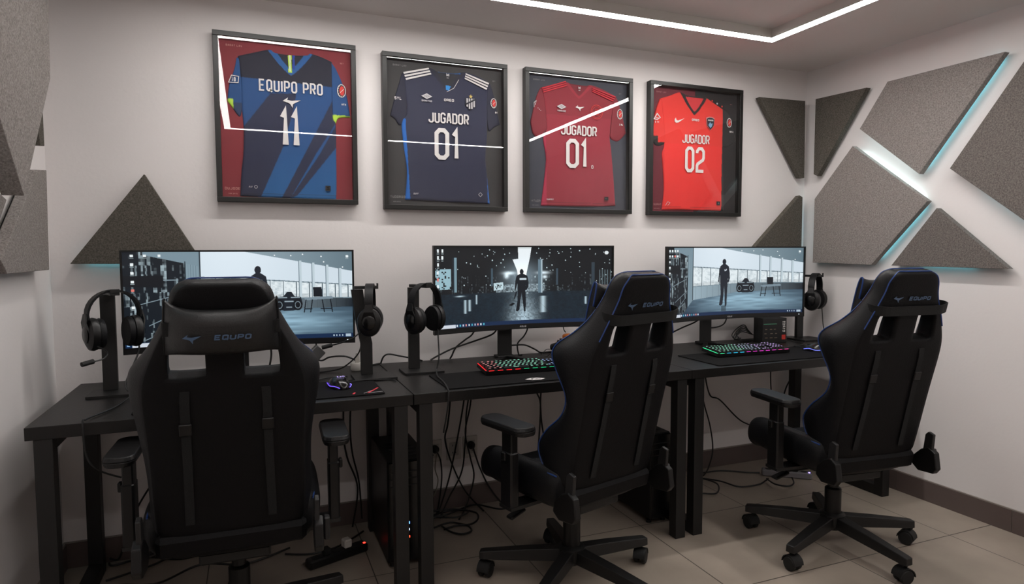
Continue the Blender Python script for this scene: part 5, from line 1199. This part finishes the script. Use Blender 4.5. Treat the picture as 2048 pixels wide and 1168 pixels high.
FC = [([(.66, -.16, Fz), (.74, -.10, Fz), (.83, -.05, Fz), (.92, -.06, Fz), (.98, -.12, Fz), (.96, -.20, Fz), (.90, -.235, Fz), (.83, -.18, Fz), (.72, -.22, Fz)], 'black cable coiled on the floor below the sockets'),
 ([(.78, -.22, Fz), (.80, -.29, Fz), (.84, -.335, Fz), (.89, -.32, Fz), (.89, -.26, Fz), (.84, -.24, Fz), (.78, -.26, Fz)], 'small black cable loop on the floor nearest the middle chair'),
 ([(.68, -.08, Fz), (.80, -.14, .010), (.90, -.10, .010), (1.0, -.06, Fz), (1.1, -.16, Fz), (1.2, -.10, Fz)], 'black cable wandering right on the floor below the sockets'),
 ([(.7, -.12, .011), (.82, -.09, .011), (.93, -.15, .012), (.86, -.20, .011), (.76, -.16, .010), (.70, -.19, .010)], 'black cable lying over the coil below the sockets'),
 ([(2.28, -.08, Fz), (2.36, -.08, Fz), (2.48, -.09, Fz), (2.60, -.17, Fz), (2.66, -.2, Fz)], 'black floor cable nearest the wall under the right desk'),
 ([(2.25, -.13, Fz), (2.336, -.25, .010), (2.385, -.345, Fz), (2.50, -.36, Fz), (2.58, -.33, Fz), (2.62, -.31, Fz)], 'black floor cable crossing under the right desk toward the chair'),
 ([(2.13, -.364, Fz), (2.20, -.39, Fz), (2.28, -.30, .010), (2.27, -.185, Fz), (2.2, -.15, Fz)], 'black floor cable bent into a hook beside the right desk leg'),
 ([(2.58, -.34, Fz), (2.56, -.42, Fz), (2.60, -.47, Fz), (2.66, -.45, Fz), (2.72, -.38, Fz)], 'black floor cable looping behind the right chair lever'),
 ([(-.57, -.03, Fz), (-.548, -.06, Fz), (-.437, -.03, Fz), (-.30, -.10, Fz), (-.15, -.06, Fz)], 'black floor cable in the left corner nearest the wall'),
 ([(-.55, -.207, Fz), (-.411, -.14, Fz), (-.273, -.05, Fz), (-.10, -.16, Fz), (.05, -.10, Fz)], 'black floor cable crossing under the left desk'),
 ([(-.56, -.33, Fz), (-.50, -.28, Fz), (-.36, -.32, Fz), (-.22, -.22, Fz), (-.05, -.28, Fz), (.12, -.2, Fz)], 'black floor cable nearest the left gaming chair'),
 ([(-.40, -.03, .30), (-.46, -.03, .20), (-.50, -.04, .10), (-.53, -.05, Fz), (-.565, -.04, Fz)], 'black cable bowing down the wall in the left corner'),
 ([(.10, -.22, Fz), (.20, -.26, Fz), (.30, -.24, Fz), (.38, -.18, Fz), (.44, -.12, Fz)], 'black floor cable running to the left power strip')]
for k_, (p, l) in enumerate(FC): cable([(a, b, c+.0075*(k_ % 4)) for a, b, c in p], l)

# ------------------------------------------------------------------ power strips
def strip_thing(loc, rz, label, m, glow, n=5):
    t = thing('power_strip', label, 'power strip', loc, rz, 'power strips on the floor'); L = .26
    MB().box((0, 0, .019), (L, .052, .036), bev=.006).build('housing', m, t)
    for k in range(n): MB().lathe([(.017, 0), (.017, .002), (.014, .0022)], (-L/2+.035+k*.046, 0, .0362), 16).build('outlet', RUB, t)
    MB().box((L/2-.014, -.014, .038), (.008, .008, .004)).build('switch_light', emis('strip_%s' % (glow,), glow, 6), t)
    MB().box((-L/2+.035+.046, 0, .052), (.030, .034, .028), bev=.005).build('plug', RUB, t)
    MB().box((-L/2+.035+3*.046, .002, .056), (.034, .038, .036), bev=.005).build('adapter', WHITEP if m is PLA else RUB, t)
strip_thing((.30, -.34, 0), R(20), 'black power strip with red light and white plug below the left desk', PLA, (255, 40, 30))
strip_thing((2.76, -.30, 0), R(-38), 'clear-wrapped power strip with violet light below the right desk', mat('frosted_wrap', (120, 118, 122), .25), (130, 110, 255))

# ------------------------------------------------------------------ small things on the desks
t = thing('cable_hub', 'small dark grey box dangling below the left monitor', 'usb hub', (.246, -.205, .844))
MB().box((0, 0, 0), (.052, .024, .052), Matrix.Rotation(R(45), 3, 'Y')@Matrix.Rotation(R(10), 3, 'Z'), bev=.003).build('body', mat('hub_grey', (92, 92, 92), .4), t)
MB().tube([(0, 0, .026), (0, .005, .04)], .003, 8).build('lead', CAB, t)
t = thing('charger', 'white charger cube with upright plug behind the bent headset stand', 'charger', (.420, -.155, DT))
MB().lathe([(.024, .0005), (.028, .006), (.028, .030), (.025, .034)], n=24).build('body', WHITEP, t, smooth=True)
MB().prism([(-.008, .033), (.012, .033), (.010, .060), (.004, .078), (-.003, .078), (-.007, .05)], lambda a, b: (a, -.006, b), lambda a, b: (a, .006, b)).build('upright_plug', WHITEP, t, bevel=.002)
OR = mat('orange_plastic', (226, 120, 22), .4)
t = thing('jar', 'orange lidded jar beside the middle chair, half hidden by its back', 'jar', (1.492, -.085, DT))
MB().lathe([(.026, .0005), (.030, .004), (.030, .066), (.026, .072)], n=28).build('body', mat('jar_amber', (196, 92, 30), .25), t, smooth=True)
MB().lathe([(.024, .072), (.027, .074), (.027, .090), (.022, .095), (.012, .099)], n=28).build('lid', OR, t, smooth=True)
t = thing('webcam', 'small black webcam on a clip stand, left of the orange jar', 'webcam', (1.405, -.12, DT))
MB().lathe([(.022, .0005), (.022, .005), (.006, .009), (.006, .022)], n=20).build('stand', PLA, t)
MB().lathe([(.016, -.022), (.019, -.018), (.019, .018), (.012, .024)], (0, 0, .042), 20, Matrix.Rotation(R(70), 3, 'X')@Matrix.Rotation(R(20), 3, 'Y')).build('camera_barrel', PLA, t, smooth=True)
MB().box((.016, 0, .064), (.008, .02, .022), Matrix.Rotation(R(20), 3, 'Y'), bev=.002).box((.034, 0, .068), (.010, .018, .028), Matrix.Rotation(R(-15), 3, 'Y'), bev=.002).build('clip', PLA, t)
# hardware box on the right desk
t = thing('hardware_box', 'black hardware box with green stripe, white marks and red square', 'box', (2.728, -.185, DT), R(-8))
w_, d_, h_ = .155, .085, .140
MB().box((0, 0, h_/2), (w_, d_, h_), bev=.002).build('carton', mat('carton_black', (14, 13, 14), .45), t)
MB().box((-.030, -d_/2-.0006, h_-.032), (.085, .001, .0035)).build('green_stripe', mat('stripe_green', (70, 130, 104), .5), t)
m = MB()
rs_ = random.Random(5)
for k in range(9): m.box((-.060+.030*(k % 3)+rs_.random()*.01, -d_/2-.0006, .030+.024*(k//3)), (.010+.008*rs_.random(), .001, .0035))
m.build('silver_print', mat('print_bronze', (112, 98, 84), .5), t)
MB().box((.058, -d_/2-.0006, .032), (.024, .001, .026)).build('red_square', mat('box_red', (170, 44, 34), .5), t)
m = MB()
for k in range(5): [m.add([(a+.058, -d_/2-.0012, b+.062+.013*k) for a, b in q], [(0, 1, 2, 3)]) for q in text_quads(['N5', 'TX', '3G', 'M2', 'H8'][k].replace('5', 'S'), .0075, .009, .0022, .002)]
m.build('white_print', PRINT, t)
